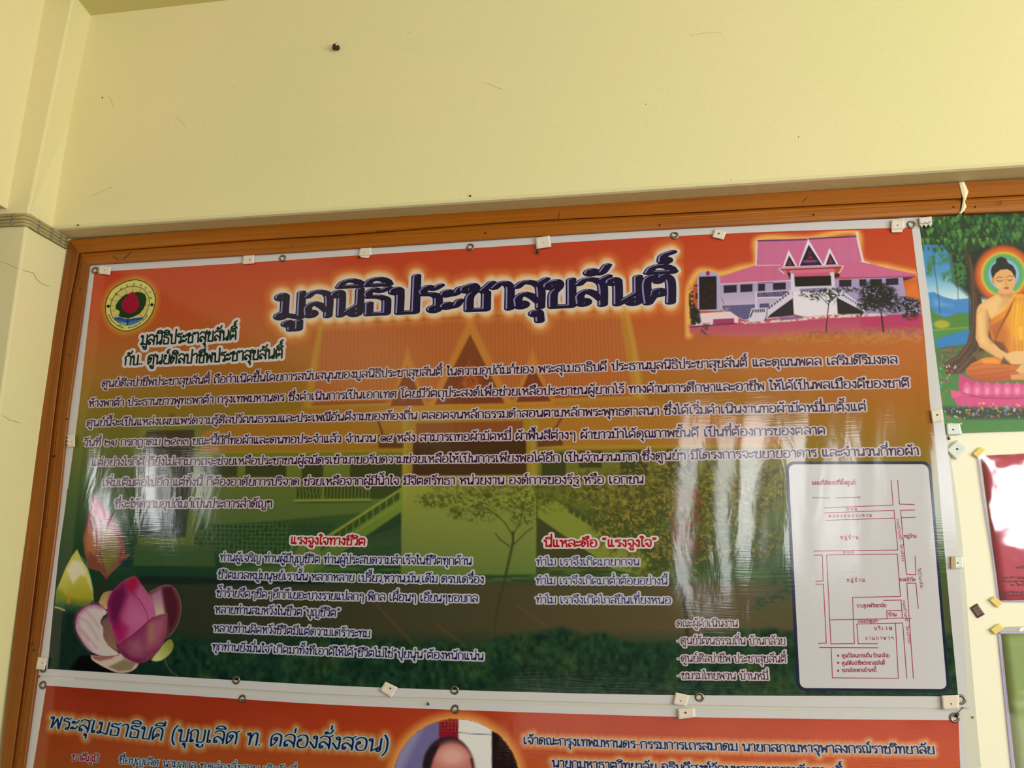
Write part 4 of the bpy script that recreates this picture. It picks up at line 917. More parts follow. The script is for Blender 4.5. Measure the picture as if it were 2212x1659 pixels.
    p.line(hpt([(865, 432), (905, 466)]), 2.5, white, 1, 1.2); p.line(hpt([(1362, 410), (1330, 462)]), 2.5, white, 1, 1.2)
    # gables
    for out, inn in (([(940, 285), (895, 415), (1008, 412)], [(944, 328), (910, 412), (992, 410)]), ([(1255, 268), (1205, 405), (1325, 400)], [(1260, 308), (1226, 400), (1308, 396)]), ([(1090, 200), (1015, 410), (1212, 404)], [(1095, 245), (1026, 408), (1198, 402)])):
        p.poly(hpt(out), (226, 212, 232), 1, 1.5); p.poly(hpt(inn), (34, 10, 56), 1, 1.3)
        cx, cy = np.mean(hpt(inn), 0); p.poly([(cx + (a - cx) * .5, cy + (b - cy) * .6 + 1) for a, b in hpt(inn)], (150, 34, 60), .75, 2)
    p.ell(*hpt([(1108, 345)])[0], 7.5, 7, (40, 14, 50), .9, .3); p.ell(*hpt([(1108, 345)])[0], 4, 4, (150, 30, 56), .8, .5); p.line(hpt([(1050, 380), (1150, 376)]), 4, (70, 40, 110), .8, 2); p.line(hpt([(1055, 372), (1165, 370)]), 1.3, (170, 150, 190), .8, 1)
    # sign stele at the left
    p.poly(hpt([(235, 490), (262, 462), (320, 446), (380, 460), (412, 488), (414, 755), (240, 755)]), (168, 160, 206), 1, 1.5); p.poly(hpt([(250, 492), (384, 488), (386, 742), (252, 748)]), (24, 8, 30), 1, 1.5)
    p.poly(hpt([(290, 560), (370, 560), (360, 700), (280, 690)]), (90, 14, 34), .6, 2, tex=leafy(4, 9, .55, 330, 6)); p.ell(*hpt([(318, 466)])[0], 4.2, 5, (150, 30, 80), 1, .3)
    p.poly(hpt([(235, 775), (490, 760), (555, 805), (550, 850), (200, 870), (230, 800)]), (226, 196, 214), 1, 1.5); p.poly(hpt([(360, 820), (520, 812), (522, 852), (356, 860)]), (150, 40, 96), .95, 1.5); p.line(hpt([(185, 880), (360, 864), (540, 852)]), 2, (50, 16, 50), .9, 1.5)
    # rubble
    p.poly(hpt([(560, 835), (660, 840), (780, 830), (870, 815), (1060, 800), (1300, 780), (1660, 775), (1700, 792), (1500, 800), (1200, 815), (950, 838), (740, 850), (600, 856)]), (222, 206, 206), .9, 2.5, tex=leafy(5, 3, .30, 340, 5)); p.poly(hpt([(870, 800), (1050, 795), (1050, 815), (870, 830)]), (120, 80, 130), .8, 2)
    # trees
    dk = (20, 26, 34)
    p.poly(hpt([(172, 560), (240, 555), (238, 660), (205, 670), (250, 760), (262, 850), (185, 880), (172, 700)]), dk, .9, 3, tex=leafy(5, 5, .44, 350, 7))
    p.poly(hpt([(180, 720), (250, 745), (265, 840), (190, 860)]), dk, .85, 4); p.poly(hpt([(280, 850), (340, 850), (330, 960), (250, 945)]), (70, 50, 60), .7, 4, tex=leafy(4, 4, .45, 352, 7))
    p.line(hpt([(1228, 915), (1238, 800), (1250, 700), (1270, 640)]), 2, dk, .95, 1.5); p.line(hpt([(1250, 710), (1200, 660), (1180, 640)]), 1.3, dk, .9, 1.3); p.line(hpt([(1255, 690), (1300, 650)]), 1.5, dk, .9, 1.3)
    for cx, cy, rx, ry, k in ((1100, 625, 80, 26, 1), (1200, 610, 90, 30, 2), (1300, 610, 90, 34, 3), (1400, 590, 80, 20, 4), (1140, 660, 40, 22, 5), (1270, 660, 40, 40, 6), (1500, 590, 60, 24, 7)):
        a, b = hpt([(cx, cy)])[0]; p.ell(a, b, rx / 3.568, ry / 3.568, (24, 36, 36), .9, .6, tex=leafy(3.4, 2.8, .46, 360 + k, 8))
    for cx, cy, rx, ry, k in ((1600, 620, 110, 90, 1), (1660, 680, 120, 80, 2), (1560, 700, 90, 60, 3), (1700, 640, 80, 80, 4), (1620, 560, 70, 40, 5), (1900, 720, 80, 60, 6), (1840, 680, 70, 36, 7), (1880, 790, 60, 34, 8), (1760, 740, 60, 30, 9)):
        a, b = hpt([(cx, cy)])[0]; p.ell(a, b, rx / 3.568, ry / 3.568, (12, 16, 30), .95, .5, tex=leafy(3.6, 3.2, .36, 380 + k, 7))
    p.line(hpt([(1655, 770), (1662, 830), (1672, 915)]), 3.5, dk, .95, 1.5)

CR = lambda q: [(x / 11.06 + 200, y / 11.06 + 580) for x, y in q]
CR_OUT = [(1040, 262), (1250, 325), (1420, 480), (1500, 700), (1480, 900), (1380, 1150), (1200, 1340), (950, 1470), (740, 1495), (500, 1390), (350, 1190), (300, 950), (335, 740), (450, 520), (700, 350), (880, 285)]
CR_IN = [(1010, 420), (1180, 470), (1310, 610), (1358, 790), (1310, 1000), (1200, 1180), (1020, 1310), (840, 1355), (700, 1330), (560, 1250), (460, 1130), (425, 950), (450, 790), (560, 600), (740, 480), (880, 430)]
def paint_crest(p):
    out = interp_path(CR(CR_OUT + CR_OUT[:1]), 72)[:-1]; inn = interp_path(CR(CR_IN + CR_IN[:1]), 64)[:-1]
    p.glow(out, 1, 15, (196, 140, 52), .9, 1.2)
    p.poly(out, (30, 42, 22), 1, 1, grow=.4); p.poly(out, (214, 202, 120), 1, 1, grow=-1.3)
    p.poly(inn, (48, 66, 26), 1, 1, grow=.6); p.poly(inn, (206, 190, 112), 1, 1, grow=-.7)
    for a, b in (((965, 430), (960, 560)), ((1145, 470), (1110, 550)), ((1280, 590), (1220, 630)), ((770, 490), (820, 610)), ((590, 610), (700, 690)), ((480, 755), (610, 795)), ((430, 890), (560, 895)), ((430, 1030), (560, 990)), ((520, 1160), (620, 1100)), ((1350, 735), (1270, 750)), ((1340, 870), (1240, 880)), ((1300, 1000), (1190, 970)), ((1190, 1150), (1090, 1080))):
        p.line(CR([a, b]), .6, (70, 52, 24), .85, .9)
    p.poly(CR([(500, 1180), (620, 1155), (740, 1190), (860, 1210), (1000, 1180), (1210, 1160), (1130, 1250), (980, 1330), (820, 1350), (660, 1300), (560, 1240)]), (40, 84, 170), 1, 1)
    p.poly(CR([(560, 1235), (700, 1250), (840, 1290), (1010, 1240), (1130, 1240), (980, 1330), (820, 1345), (660, 1300)]), (80, 130, 190), .9, 1.2); p.poly(CR([(650, 1285), (760, 1290), (820, 1335), (700, 1320)]), (160, 190, 200), .8, 1)
    for q in ([(510, 1190), (640, 1200), (760, 1250), (860, 1220), (1010, 1230), (1180, 1180)], [(600, 1260), (720, 1280), (850, 1300), (1060, 1260)]): p.line(CR(q), .7, (10, 20, 70), .9, .9)
    p.line(CR([(850, 1060), (835, 1340)]), 2, (10, 28, 40), 1, 1)
    p.poly(CR([(960, 590), (1060, 555), (1170, 570), (1250, 620), (1285, 720), (1270, 850), (1210, 970), (1120, 1080), (960, 1160), (860, 1190), (700, 1170), (620, 1140), (650, 1020), (545, 960), (560, 860), (620, 770), (680, 700), (780, 620), (860, 600)]), (24, 56, 30), 1, 1.2)
    for a in range(14):
        t = a * 2 * math.pi / 14; p.line(CR([(905 + 200 * math.cos(t), 870 + 190 * math.sin(t)), (905 + 330 * math.cos(t), 870 + 270 * math.sin(t))]), .6, (10, 34, 18), .6, 1)
    bud = interp_path(CR([(965, 545), (1040, 640), (1100, 760), (1115, 880), (1060, 1000), (960, 1060), (850, 1065), (740, 1010), (690, 910), (710, 790), (800, 670), (870, 600), (965, 545)]), 40)[:-1]
    p.poly(bud, (152, 14, 52), 1, 1); p.line(CR([(810, 720), (830, 780), (885, 840), (960, 790), (1040, 700)]), .7, (90, 8, 40), .9, .9); p.line(CR([(885, 840), (820, 900), (780, 970)]), .7, (90, 8, 40), .9, .9)
    for c in ((375, 900), (1415, 865)):
        p.poly(CR([(c[0] - 50, c[1] + 5), (c[0], c[1] - 45), (c[0] + 50, c[1] - 5), (c[0], c[1] + 45)]), (8, 10, 10), 1, .8)

# text of the upper banner ------------------------------------------------
ban1 = root('vinyl_banner', 'big upper vinyl banner grading orange to green, dark blue title, lotus flowers and route map', 'banner', 'printed banners on the board')
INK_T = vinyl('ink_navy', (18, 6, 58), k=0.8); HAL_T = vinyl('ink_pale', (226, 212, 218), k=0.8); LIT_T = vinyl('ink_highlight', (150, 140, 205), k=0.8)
INK_B = vinyl('ink_plum', (58, 18, 62), k=0.8); HAL_B = vinyl('ink_lilac', (208, 190, 204), k=0.8)
INK_G = vinyl('ink_dark_green', (8, 44, 40), k=0.8); INK_R = vinyl('ink_red', (178, 22, 34), k=0.85); INK_L = vinyl('ink_blue', (30, 26, 92), k=0.8); INK_V = vinyl('ink_violet', (52, 36, 110), k=0.8)
HAL_L = vinyl('ink_pale_blue', (200, 196, 214), k=0.8)
title = Lettering(lift=.0002)
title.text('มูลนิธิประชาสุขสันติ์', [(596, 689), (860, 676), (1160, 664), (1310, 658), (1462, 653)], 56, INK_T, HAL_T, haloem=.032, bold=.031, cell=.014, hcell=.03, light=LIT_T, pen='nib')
TS = np.vstack(title.samples)

g1 = sheet('hem', B1_top, B1_bot, B1_lef, B1_rig, 150, 80, -0.0002, HEM, ban1)
def paint1(X, Y, U, V):
    p = Pt(X, Y); paint_back(p)
    p.glow(TS, 5, 36, (224, 152, 74), .95, 1.15); p.glow(TS, 6, 21, (228, 206, 182), .97, .9)
    smp = interp_path([(303, 738), (512, 726)], 40); 
    return p.C
pr = sheet('print_panel', P1_top, P1_bot, P1_lef, P1_rig, 740, 380, 0.0, PRINT, ban1, paint1)
def patch(name, x0, y0, x1, y1, step, lift, painters, parent, quad=None, m=PRINT):
    if quad is None: quad = ((x0, y0), (x1, y0), (x1, y1), (x0, y1))
    a, b, c, d = quad; nu = int(abs(x1 - x0) / step); nv = int(abs(y1 - y0) / step)
    def pf_(X, Y, U, V):
        p = Pt(X, Y)
        for q in painters: q(p)
        return p.C
    return sheet(name, [a, b], [d, c], [a, d], [b, c], nu, nv, lift, m, parent, pf_)
patch('house_picture', 1478, 494, 1996, 760, 1.35, .00012, [paint_back, paint_house], ban1, ((1478, 512), (1969.5, 492.5), (1998, 752), (1478, 762)))
patch('lotus_picture', 104, 1056, 452, 1464, 1.35, .00012, [paint_back, paint_lotus], ban1, ((146, 1056), (400, 1056), (452, 1465.5), (103.5, 1444)))
patch('crest', 208, 588, 360, 742, .72, .00014, [paint_back, lambda p: p.glow(TS, 5, 36, (224, 152, 74), .95, 1.15), paint_crest], ban1, ((212, 590), (360, 582), (360, 738), (208, 742)))
title.build('title_lettering', ban1)
def line_text(parent, name, txt, path, cap, ink, halo, lift=.0002, **k):
    t = Lettering(lift=lift); t.text(txt, path, cap, ink, halo, **k); return t.build(name, parent)
def run(items, parent, name, ink, halo, **k):
    for txt, path, cap in items: line_text(parent, name, txt, path, cap, ink, halo, **k)
run([('มูลนิธิประชาสุขสันติ์', [(303, 745), (410, 740), (512, 733)], 21), ('กับ.. ศูนย์ศิลปาชีพประชาสุขสันติ์', [(267.6, 788), (440, 783), (612, 773)], 20)], ban1, 'heading_lettering', INK_G, HAL_T, haloem=.14, bold=.020, cell=.024, hcell=.05)
run([('ศูนย์ศิลปาชีพประชาสุขสันติ์ ถือกำเนิดขึ้นโดยการสนับสนุนของมูลนิธิประชาสุขสันติ์ ในความอุปถัมภ์ของ พระสุเมธาธิบดี ประธานมูลนิธิประชาสุขสันติ์ และคุณนพดล เสริมศิริมงคล', [(218.7, 836), (500, 826.5), (780, 816), (1143, 806), (1400, 797.5), (1940, 785)], 14.5),
     ('ห้างพาต้า ประธานชาวพุทธพาต้า กรุงเทพมหานคร ซึ่งดำเนินการเป็นเอกเทศ โดยมีวัตถุประสงค์เพื่อช่วยเหลือประชาชนผู้ยากไร้ ทางด้านการศึกษาและอาชีพ ให้ได้เป็นพลเมืองดีของชาติ', [(190.4, 879), (780, 861), (1356, 849), (1966, 836)], 14.5),
     ('ศูนย์นี้จะเป็นแหล่งเผยแพร่ความรู้ศิลปวัฒนธรรมและประเพณีอันดีงามของท้องถิ่น ตลอดจนหลักธรรมคำสอนตามหลักพระพุทธศาสนา ซึ่งได้เริ่มดำเนินงานทอผ้ามัดหมี่มาตั้งแต่', [(186, 921), (780, 908), (1300, 898), (1872, 887.5)], 14.5),
     ('วันที่ ๒๗ กรกฎาคม ๒๕๓๓ ขณะนี้มีกี่ทอผ้าและคนทอประจำแล้ว จำนวน ๑๕ หลัง สามารถทอผ้ามัดหมี่ ผ้าพื้นสีต่างๆ ผ้าขาวม้าได้คุณภาพชั้นดี เป็นที่ต้องการของตลาด', [(180, 964), (780, 955), (1300, 947), (1784, 938)], 14.5),
     ('แต่อย่างไรก็ดี ก็ยังไม่สามารถจะช่วยเหลือประชาชนผู้สมัครเข้ามาขอรับความช่วยเหลือให้เป็นการเพียงพอได้อีก เป็นจำนวนมาก ซึ่งศูนย์ฯ มีโครงการจะขยายอาคาร และจำนวนกี่ทอผ้า', [(196.7, 1006.5), (780, 1001), (1300, 996), (1986, 982.5)], 14.5),
     ('เพิ่มเติมต่อไปอีก แต่ทั้งนี้ ก็ต้องอาศัยการบริจาค ช่วยเหลือจากผู้มีน้ำใจ มีจิตศรัทธา หน่วยงาน องค์การของรัฐ หรือ เอกชน', [(220, 1050), (780, 1047.6), (1391, 1044)], 14.5),
     ('ที่จะให้ความอุปถัมภ์เป็นประการสำคัญฯ', [(246.8, 1097), (588, 1096)], 14.5)], ban1, 'body_lettering', INK_B, HAL_B, haloem=.088, bold=.008, cell=.03)
run([('แรงจูงใจทางชีวิต', [(627.5, 1174.7), (790, 1178)], 15), ('นี่แหละคือ “แรงจูงใจ”', [(1175, 1181.5), (1419.5, 1181)], 15.5)], ban1, 'red_lettering', INK_R, HAL_T, haloem=.12, bold=.017, cell=.024)
run([('ท่านผู้เจริญ ท่านผู้มีบุญชีวิต ท่านผู้ประสบความสำเร็จในชีวิตทุกด้าน', [(474.7, 1211.6), (740, 1217), (1019.5, 1220)], 14), ('ชีวิตมวลหมู่มนุษย์เรานั้น หลากหลาย เปรี้ยว,หวาน,มัน,เค็ม ครบเครื่อง', [(470, 1249), (750, 1255.5), (1045.6, 1260)], 14),
     ('ซ้ำร้ายจืดๆชืดๆอีกก็เยอะบางรายแปลกๆ พิกล เผื่อนๆ เอียนๆชอบกล', [(467, 1288.5), (750, 1296), (1032.7, 1300.5)], 14), ('หลายท่านสมหวังในชีวต“บุญชีวิต”', [(464, 1324.4), (735, 1332)], 14),
     ('หลายท่านผิดหวังชีวิตมีแต่ความเศร้าระทม', [(461, 1364.4), (800, 1376.7)], 14), ('ทุกท่านยังมั่นใจ“เกิดมาทั้งทีเอาดีให้ได้”ชีวิตไม่ใช่“ปุยนุ่น”ต้องหนักแน่น', [(457.8, 1404.4), (750, 1417), (1045, 1426)], 14)], ban1, 'blue_lettering', INK_L, HAL_L, haloem=.11, bold=.006, cell=.03)
run([('ทำไม เราจึงเกิดมายากจน', [(1158.5, 1221.3), (1382, 1221.3)], 13.5), ('ทำไม เราจึงเกิดมาต่ำต้อยอย่างนี้', [(1157.6, 1261.8), (1442.6, 1262.7)], 13.5), ('ทำไม เราจึงเกิดไกลปืนเที่ยงหนอ', [(1157.6, 1303), (1450, 1304.3)], 13.5)], ban1, 'blue_lettering', INK_V, HAL_L, haloem=.11)
run([('คณะผู้ดำเนินงาน', [(1461.4, 1353.8), (1594.5, 1353.8)], 13), ('-ศูนย์วัฒนธรรมถิ่น บ้านกล้วย', [(1463, 1391.4), (1697.3, 1392.6)], 13.5), ('-ศูนย์ศิลปาชีพ ประชาสุขสันติ์', [(1464, 1429.6), (1699.6, 1431)], 13.5), ('-ชมรมไทยพวน บ้านหมี่', [(1464.3, 1466.6), (1660.5, 1468)], 13.5)], ban1, 'body_lettering', INK_B, HAL_B, haloem=.11)
# crest lettering
INK_K = vinyl('ink_black', (26, 24, 24), k=0.8)
for ch, a in zip(['อ', 'นุ', 'ส', 'ร', 'ณ์', 'ส', 'ถ', 'า', 'น'], [(445, 740), (560, 610), (680, 490), (820, 410), (980, 385), (1150, 400), (1270, 470), (1360, 575), (1390, 705)]):
    (x, y), = CR([a]); line_text(ban1, 'crest_lettering', ch, [(x - 2.6, y + 2), (x + 2.6, y + 1.6)], 4.2, INK_K, None)
line_text(ban1, 'crest_lettering', 'ตลอดกาลชีวิต', CR([(360, 1110), (430, 1240), (520, 1340), (640, 1410), (740, 1440)]), 3.6, INK_K, None); line_text(ban1, 'crest_lettering', 'พระสุเมธาธิบดี', CR([(850, 1440), (1000, 1405), (1130, 1330), (1230, 1240), (1330, 1130)]), 3.6, INK_K, None)

# route map panel ---------------------------------------------------------
MPX = lambda q: [(x / 2.8595 + 1680, y / 2.8595 + 980) for x, y in q]
def rounded(c, r, n=6):
    out = []; c = np.array(c, float)
    for i in range(4):
        a, b, d = c[i - 1], c[i], c[(i + 1) % 4]; u = (a - b) / np.hypot(*(a - b)); v = (d - b) / np.hypot(*(d - b)); s, e = b + u * r, b + v * r
        for k in range(n + 1):
            t = k / n; out.append((1-t)**2 * s + 2*t*(1-t) * b + t*t * e)
    return np.array(out)
mp = Lettering(lift=.0003)
MAPN = vinyl('ink_map_border', (10, 30, 66), k=0.8); MAPW = vinyl('ink_map_white', (218, 212, 222), k=0.8); MAPR = vinyl('ink_crimson', (176, 44, 86), k=0.8)
def bowed(c, r, m, lift):
    q = rounded(c, r, 6); o = np.roll(q, 0, 0)
    mi = mp.layer(m); n = len(q); cen = q.mean(0); V2 = np.vstack([[cen], q]); T = np.array([[0, i + 1, (i + 1) % n + 1] for i in range(n)])
    # dense fan so that it follows the sheet
    rings = 40; V = [cen[None]]; 
    qq = np.vstack([np.linspace(q[i], q[(i + 1) % n], 24 if np.hypot(*(q[i] - q[(i + 1) % n])) > 40 else 3)[:-1] for i in range(n)]); N = len(qq)
    V = [cen + (qq - cen) * (k / rings) for k in range(1, rings + 1)]; V2 = np.vstack([[cen]] + V)
    tri = np.array([[0, 1 + i, 1 + (i + 1) % N] for i in range(N)]); quads = np.array([[1 + k*N + i, 1 + (k+1)*N + i, 1 + (k+1)*N + (i+1) % N, 1 + k*N + (i+1) % N] for k in range(rings - 1) for i in range(N)])
    mp.add(V2, {3: tri, 4: quads}, lambda v: (v[:, 0], v[:, 1]), mi, lift)
bowed([(1696.5, 997), (2010.5, 996.5), (2052, 1495), (1721, 1492)], 20, MAPN, 0.0)
bowed([(1703, 1003.5), (2004.5, 1003), (2045.5, 1488.5), (1728, 1486)], 15, MAPW, 0.00012)
mapo = mp.build('map_panel', ban1)
ml = Lettering(lift=.0006)
for q in ([(700, 165), (712, 318), (290, 335)], [(740, 165), (752, 312), (842, 314)], [(290, 366), (718, 350), (742, 595), (225, 602)], [(845, 348), (758, 350), (795, 745), (853, 748)], [(297, 412), (722, 398)], [(765, 396), (848, 393)], [(225, 627), (275, 626), (280, 787), (235, 788)],
          [(235, 806), (282, 806), (300, 1170), (252, 1172)], [(738, 620), (302, 626), (328, 1175), (473, 1173), (462, 888), (758, 882), (738, 620)], [(848, 632), (853, 748)], [(797, 800), (853, 800), (868, 955)], [(797, 800), (838, 1388)], [(655, 906), (762, 904), (770, 1015), (675, 1018), (673, 970), (765, 968)],
          [(325, 1026), (675, 1020)], [(770, 1015), (825, 1018)], [(490, 1052), (772, 1046), (797, 1386)], [(488, 1052), (497, 1174), (615, 1174)], [(258, 1197), (618, 1199)], [(330, 1200), (337, 1384), (745, 1388), (727, 1050)], [(215, 272), (320, 274)], [(357, 274), (490, 270)]):
    ml = Lettering(lift=.0006); ml.stroke(MPX(q), 1.7, MAPR, .0); ml.build('map_road', ban1)
for y in (1248, 1292, 1340): (cx, cy), = MPX([(373, y)]); ml = Lettering(lift=.0006); ml.fill([(cx + 2.6 * math.cos(t), cy + 2.6 * math.sin(t)) for t in np.arange(8) * math.pi / 4], MAPR, .0); ml.build('map_dot', ban1)
for txt, a, b, cap in (('แผนที่สังเขปที่ตั้งศูนย์', (212, 192), (480, 190), 7), ('น.', (492, 276), (514, 276), 4.5), ('ถ น น', (425, 350), (490, 350), 5), ('ค ล อ ง ช ล ป ร ะ ท า น', (315, 394), (580, 390), 5.6), ('ห มู่ บ้ า น', (388, 527), (497, 527), 6.5), ('หมู่บ้าน', (780, 520), (858, 520), 6.5), ('ซ อ ย', (405, 617), (468, 615), 4.5),
                       ('ห มู่ บ้ า น', (427, 792), (537, 790), 6.5), ('ทางเข้าวัด', (752, 789), (853, 787), 6.5), ('ร.ร.สุเทพวิทยาลัย', (488, 950), (672, 948), 6.5), ('บ้าน', (683, 1004), (735, 1004), 6.5), ('ถนนเข้าศูนย์ฯ', (497, 1044), (622, 1042), 5.5), ('บ ริ เ ว ณ', (597, 1090), (708, 1088), 6.5), ('ง า น ก า ฬ า ฯ', (542, 1150), (716, 1150), 6.5),
                       ('ศูนย์วัฒนธรรมถิ่น บ้านกล้วย', (397, 1258), (692, 1256), 6.5), ('ศูนย์ศิลปาชีพประชาสุขสันติ์', (397, 1304), (664, 1302), 6.5), ('ชมรมไทยพวนบ้านหมี่', (397, 1348), (610, 1346), 6.5)):
    line_text(ban1, 'map_lettering', txt, MPX([a, b]), cap, MAPR, None, bold=.012, cell=.035, lift=.0006)
for txt, a, b, cap in (('ถนนบ้านหมี่ - โคกสำโรง', (733, 402), (768, 665), 4.5), ('ถนนบ้านหมี่ - โคกสำโรง', (772, 905), (806, 1172), 4.5), ('วัดบ้านกล้วย', (864, 708), (882, 832), 5)):
    line_text(ban1, 'map_lettering', txt, MPX([a, b]), cap, MAPR, None, lift=.0006)

# eyelets, tapes ----------------------------------------------------------
def eyelet(px, py, parent, r=.0118, lift=.001):
    c = on_sheet(px, py, lift); mb = MB(); secs = []; n = 20
    prof = [(.5, .0), (.56, .0012), (.78, .0019), (1.0, .0011), (1.04, 0)]
    for k in range(n + 1):
        a = 2 * math.pi * k / n; secs.append([(c[0] + r * q * math.cos(a), c[1] - h, c[2] + r * q * math.sin(a)) for q, h in prof] + [(c[0] + r * .75 * math.cos(a), c[1] + .0004, c[2] + r * .75 * math.sin(a))])
    mb.loft(secs, caps=False); return mb.build('eyelet', BRASS, parent, smooth=True)
for x, y in ((205.5, 584.5), (611, 558.7), (1016, 534), (1457, 509.4), (1968.6, 485.5), (94, 1444), (510.5, 1469), (982.5, 1490.5), (1511, 1505.5), (2076, 1511)): eyelet(x, y, ban1)

def tape(quad, label, m=TAPE, y=-0.0245, tack=None, curl=.0015, th=.0006, fold=None, name='tape_patch', cat='tape', grp='tape patches pinning the prints', rag=None, tackm=None, marks=None):
    """small rectangle of stiff paper tape, slightly curled, held by a nail"""
    a, b, c, d = [np.array(q, float) for q in quad]; n = 7; F, B = [], []
    for j in range(n):
        for i in range(n):
            u, v = i / (n - 1), j / (n - 1); p = (1-u)*(1-v)*a + u*(1-v)*b + u*v*c + (1-u)*v*d
            if rag == 'bottom' and j == n - 1: p = p + (0, 3.5 * ((i % 2) - .5) * 2)
            if rag == 'left' and i == 0: p = p + (3.0 * ((j % 2) - .5) * 2, 0)
            z = curl * (abs(2*u - 1)**3 * .5 + (v**3) * .8)
            F.append(P(p[0], p[1], y - z)); B.append(P(p[0], p[1], y - z + th))
    V = np.array(F + B); q = grid_faces(n, n); rim = [j for j in range(n)] + [n - 1 + n * j for j in range(1, n)] + [n * n - 2 - j for j in range(n - 1)] + [n * (n - 2 - j) for j in range(n - 1)]
    R_ = np.array([[rim[k], rim[(k + 1) % len(rim)], rim[(k + 1) % len(rim)] + n*n, rim[k] + n*n] for k in range(len(rim))]); 
    me = fast_mesh(name, V, [np.vstack([q, q[:, ::-1] + n*n, R_])], smooth=False); o = link(name, me, None, m); tag(o, label, cat, grp)
    if fold is not None:
        a2, b2, c2, d2 = fold; mb = MB(); mb.loft([[P(*a2, y + .0002), P(*b2, y + .0002), P(*b2, y + .0009), P(*a2, y + .0009)], [P(*d2, y - .0002), P(*c2, y - .0006), P(*c2, y + .0006), P(*d2, y + .0006)]]); mb.build('folded_flap', m, o)
    if tack:
        cx, cy, rr = tack; c_ = P(cx, cy, y - curl * .15); mb = MB().blob((c_[0], c_[1] - .0004, c_[2]), (rr * .0011, .0011, rr * .0010), 8, .12); mb.tube([(c_[0], c_[1], c_[2]), (c_[0], y + .004, c_[2])], .0005, 6, up=(1, 0, 0)); mb.build('nail', tackm or BLACK, o)
    return o
tape([(214, 573.5), (240.5, 577.5), (237.5, 594), (212.5, 591)], 'cream tape patch beside the top left eyelet of the upper banner', tack=(226, 583.5, 1.6))
tape([(525, 552), (549.7, 550.7), (548.7, 569), (523.6, 571)], 'cream tape patch on the top hem, leftmost but one, just left of an eyelet', tack=(540, 561.5, 1.8))
tape([(777.5, 536), (801.5, 535), (803, 551), (774, 553)], 'cream tape patch with a crumpled lower flap on the top hem above the title', tack=(786.5, 545.5, 1.5), fold=[(774, 550), (802, 548), (796, 557.5), (780, 556)])
tape([(1156, 514), (1187.4, 508.6), (1191, 533), (1158.6, 538)], 'large cream tape patch on the top hem with a dead insect beneath', tack=(1173, 523.5, 1.3))
tape([(1544, 495), (1569, 500), (1563, 518), (1538, 512)], 'tilted cream tape patch on the top hem left of the house picture', tack=(1552.7, 504.5, 2.6))
tape([(1925, 475.4), (1954, 475.4), (1954, 494), (1924, 496)], 'folded cream tape patch beside the top right eyelet of the upper banner', tack=(1939, 486.5, 1.8), fold=[(1924.5, 493), (1953, 492), (1948, 501.5), (1927, 502)])
torn = tape([(1984, 470.5), (2012, 467.5), (2014.6, 487), (1986.5, 489)], 'torn cream paper scrap with a blue pen stroke, at the top corner of the poster', rag='bottom', cat='paper scrap', grp=None, name='paper_scrap')
ribbon('pen_stroke', [P(x, y, -.0262) for x, y in interp_path([(1987, 482), (1993, 484), (1998, 480.5), (2004, 483), (2009, 479), (2013, 480)], 14)], .0018, (0, -1, 0), mat('pen_blue', (70, 80, 170), rough=.6), torn, th=.0003)
tape([(2010, 886.5), (2034.5, 882), (2037, 909), (2014, 914)], 'cream tape patch on the right hem level with the foot of the Buddha poster', tack=(2024.5, 896.5, 2.4))
tape([(145, 940.8), (162, 938), (162, 965), (145, 966)], 'small serrated tape scrap on the left hem beside the frame stile', rag='left', tack=(154, 954, 1.2), curl=.001, y=-.0292)
tape([(82, 1419), (101.6, 1422.4), (96, 1447.7), (77, 1445.4)], 'cream tape patch partly covering the bottom left eyelet of the upper banner', tack=(91, 1432, 1.4), y=-.0288)
tape([(832.3, 1472.3), (859, 1484.8), (846, 1507.6), (820, 1491)], 'cream tape patch turned on its corner on the bottom hem of the upper banner', tack=(843.5, 1487, 2.4))
tape([(1459, 1495.5), (1489.6, 1502), (1483, 1526), (1453.4, 1521)], 'tilted cream tape patch on the bottom hem left of an eyelet', tack=(1470.5, 1514.5, 1.8))
tape([(1463, 1531), (1501, 1530), (1502, 1549), (1464.5, 1554)], 'cream tape patch with a nail on the top hem of the lower banner', tack=(1481, 1539.5, 2.6))
tape([(2033, 1502.5), (2072, 1500.7), (2072, 1531), (2036, 1533)], 'cream tape patch covering half of the bottom right eyelet of the upper banner', tack=(2055, 1520.5, 1.8))

def insect(px, py, r, label, y=-.0235):
    c = P(px, py, y); mb = MB().blob(c, (r * .0011, .0018, r * .0016), 8, .2); mb.blob((c[0] - r*.0004, c[1] - .001, c[2] + r*.0016), (r * .0007, .0012, r * .0007), 6, .1)
    o = mb.build('insect', BLACK); tag(o, label, 'insect')
    lg = MB()
    for s in (-1, 1):
        for k in (-1, 0, 1): lg.tube([(c[0], c[1], c[2] + k * .0012 * r / 3), (c[0] + s * r * .0016, c[1] - .0006, c[2] + (k * 1.4 - .6) * .0014 * r / 3)], .00028, 5)
    lg.build('legs', BLACK, o)
insect(1160.5, 544.5, 4.2, 'dead black insect under the large tape patch on the top hem')
insect(776.5, 556, 2.8, 'small dead insect beside the crumpled tape patch above the title')
insect(925, 1521, 2.6, 'black fly on the white hem between the two banners')
insect(2049.5, 947, 3.0, 'dark bug on the white backing sheet below the Buddha poster', y=-.0165)

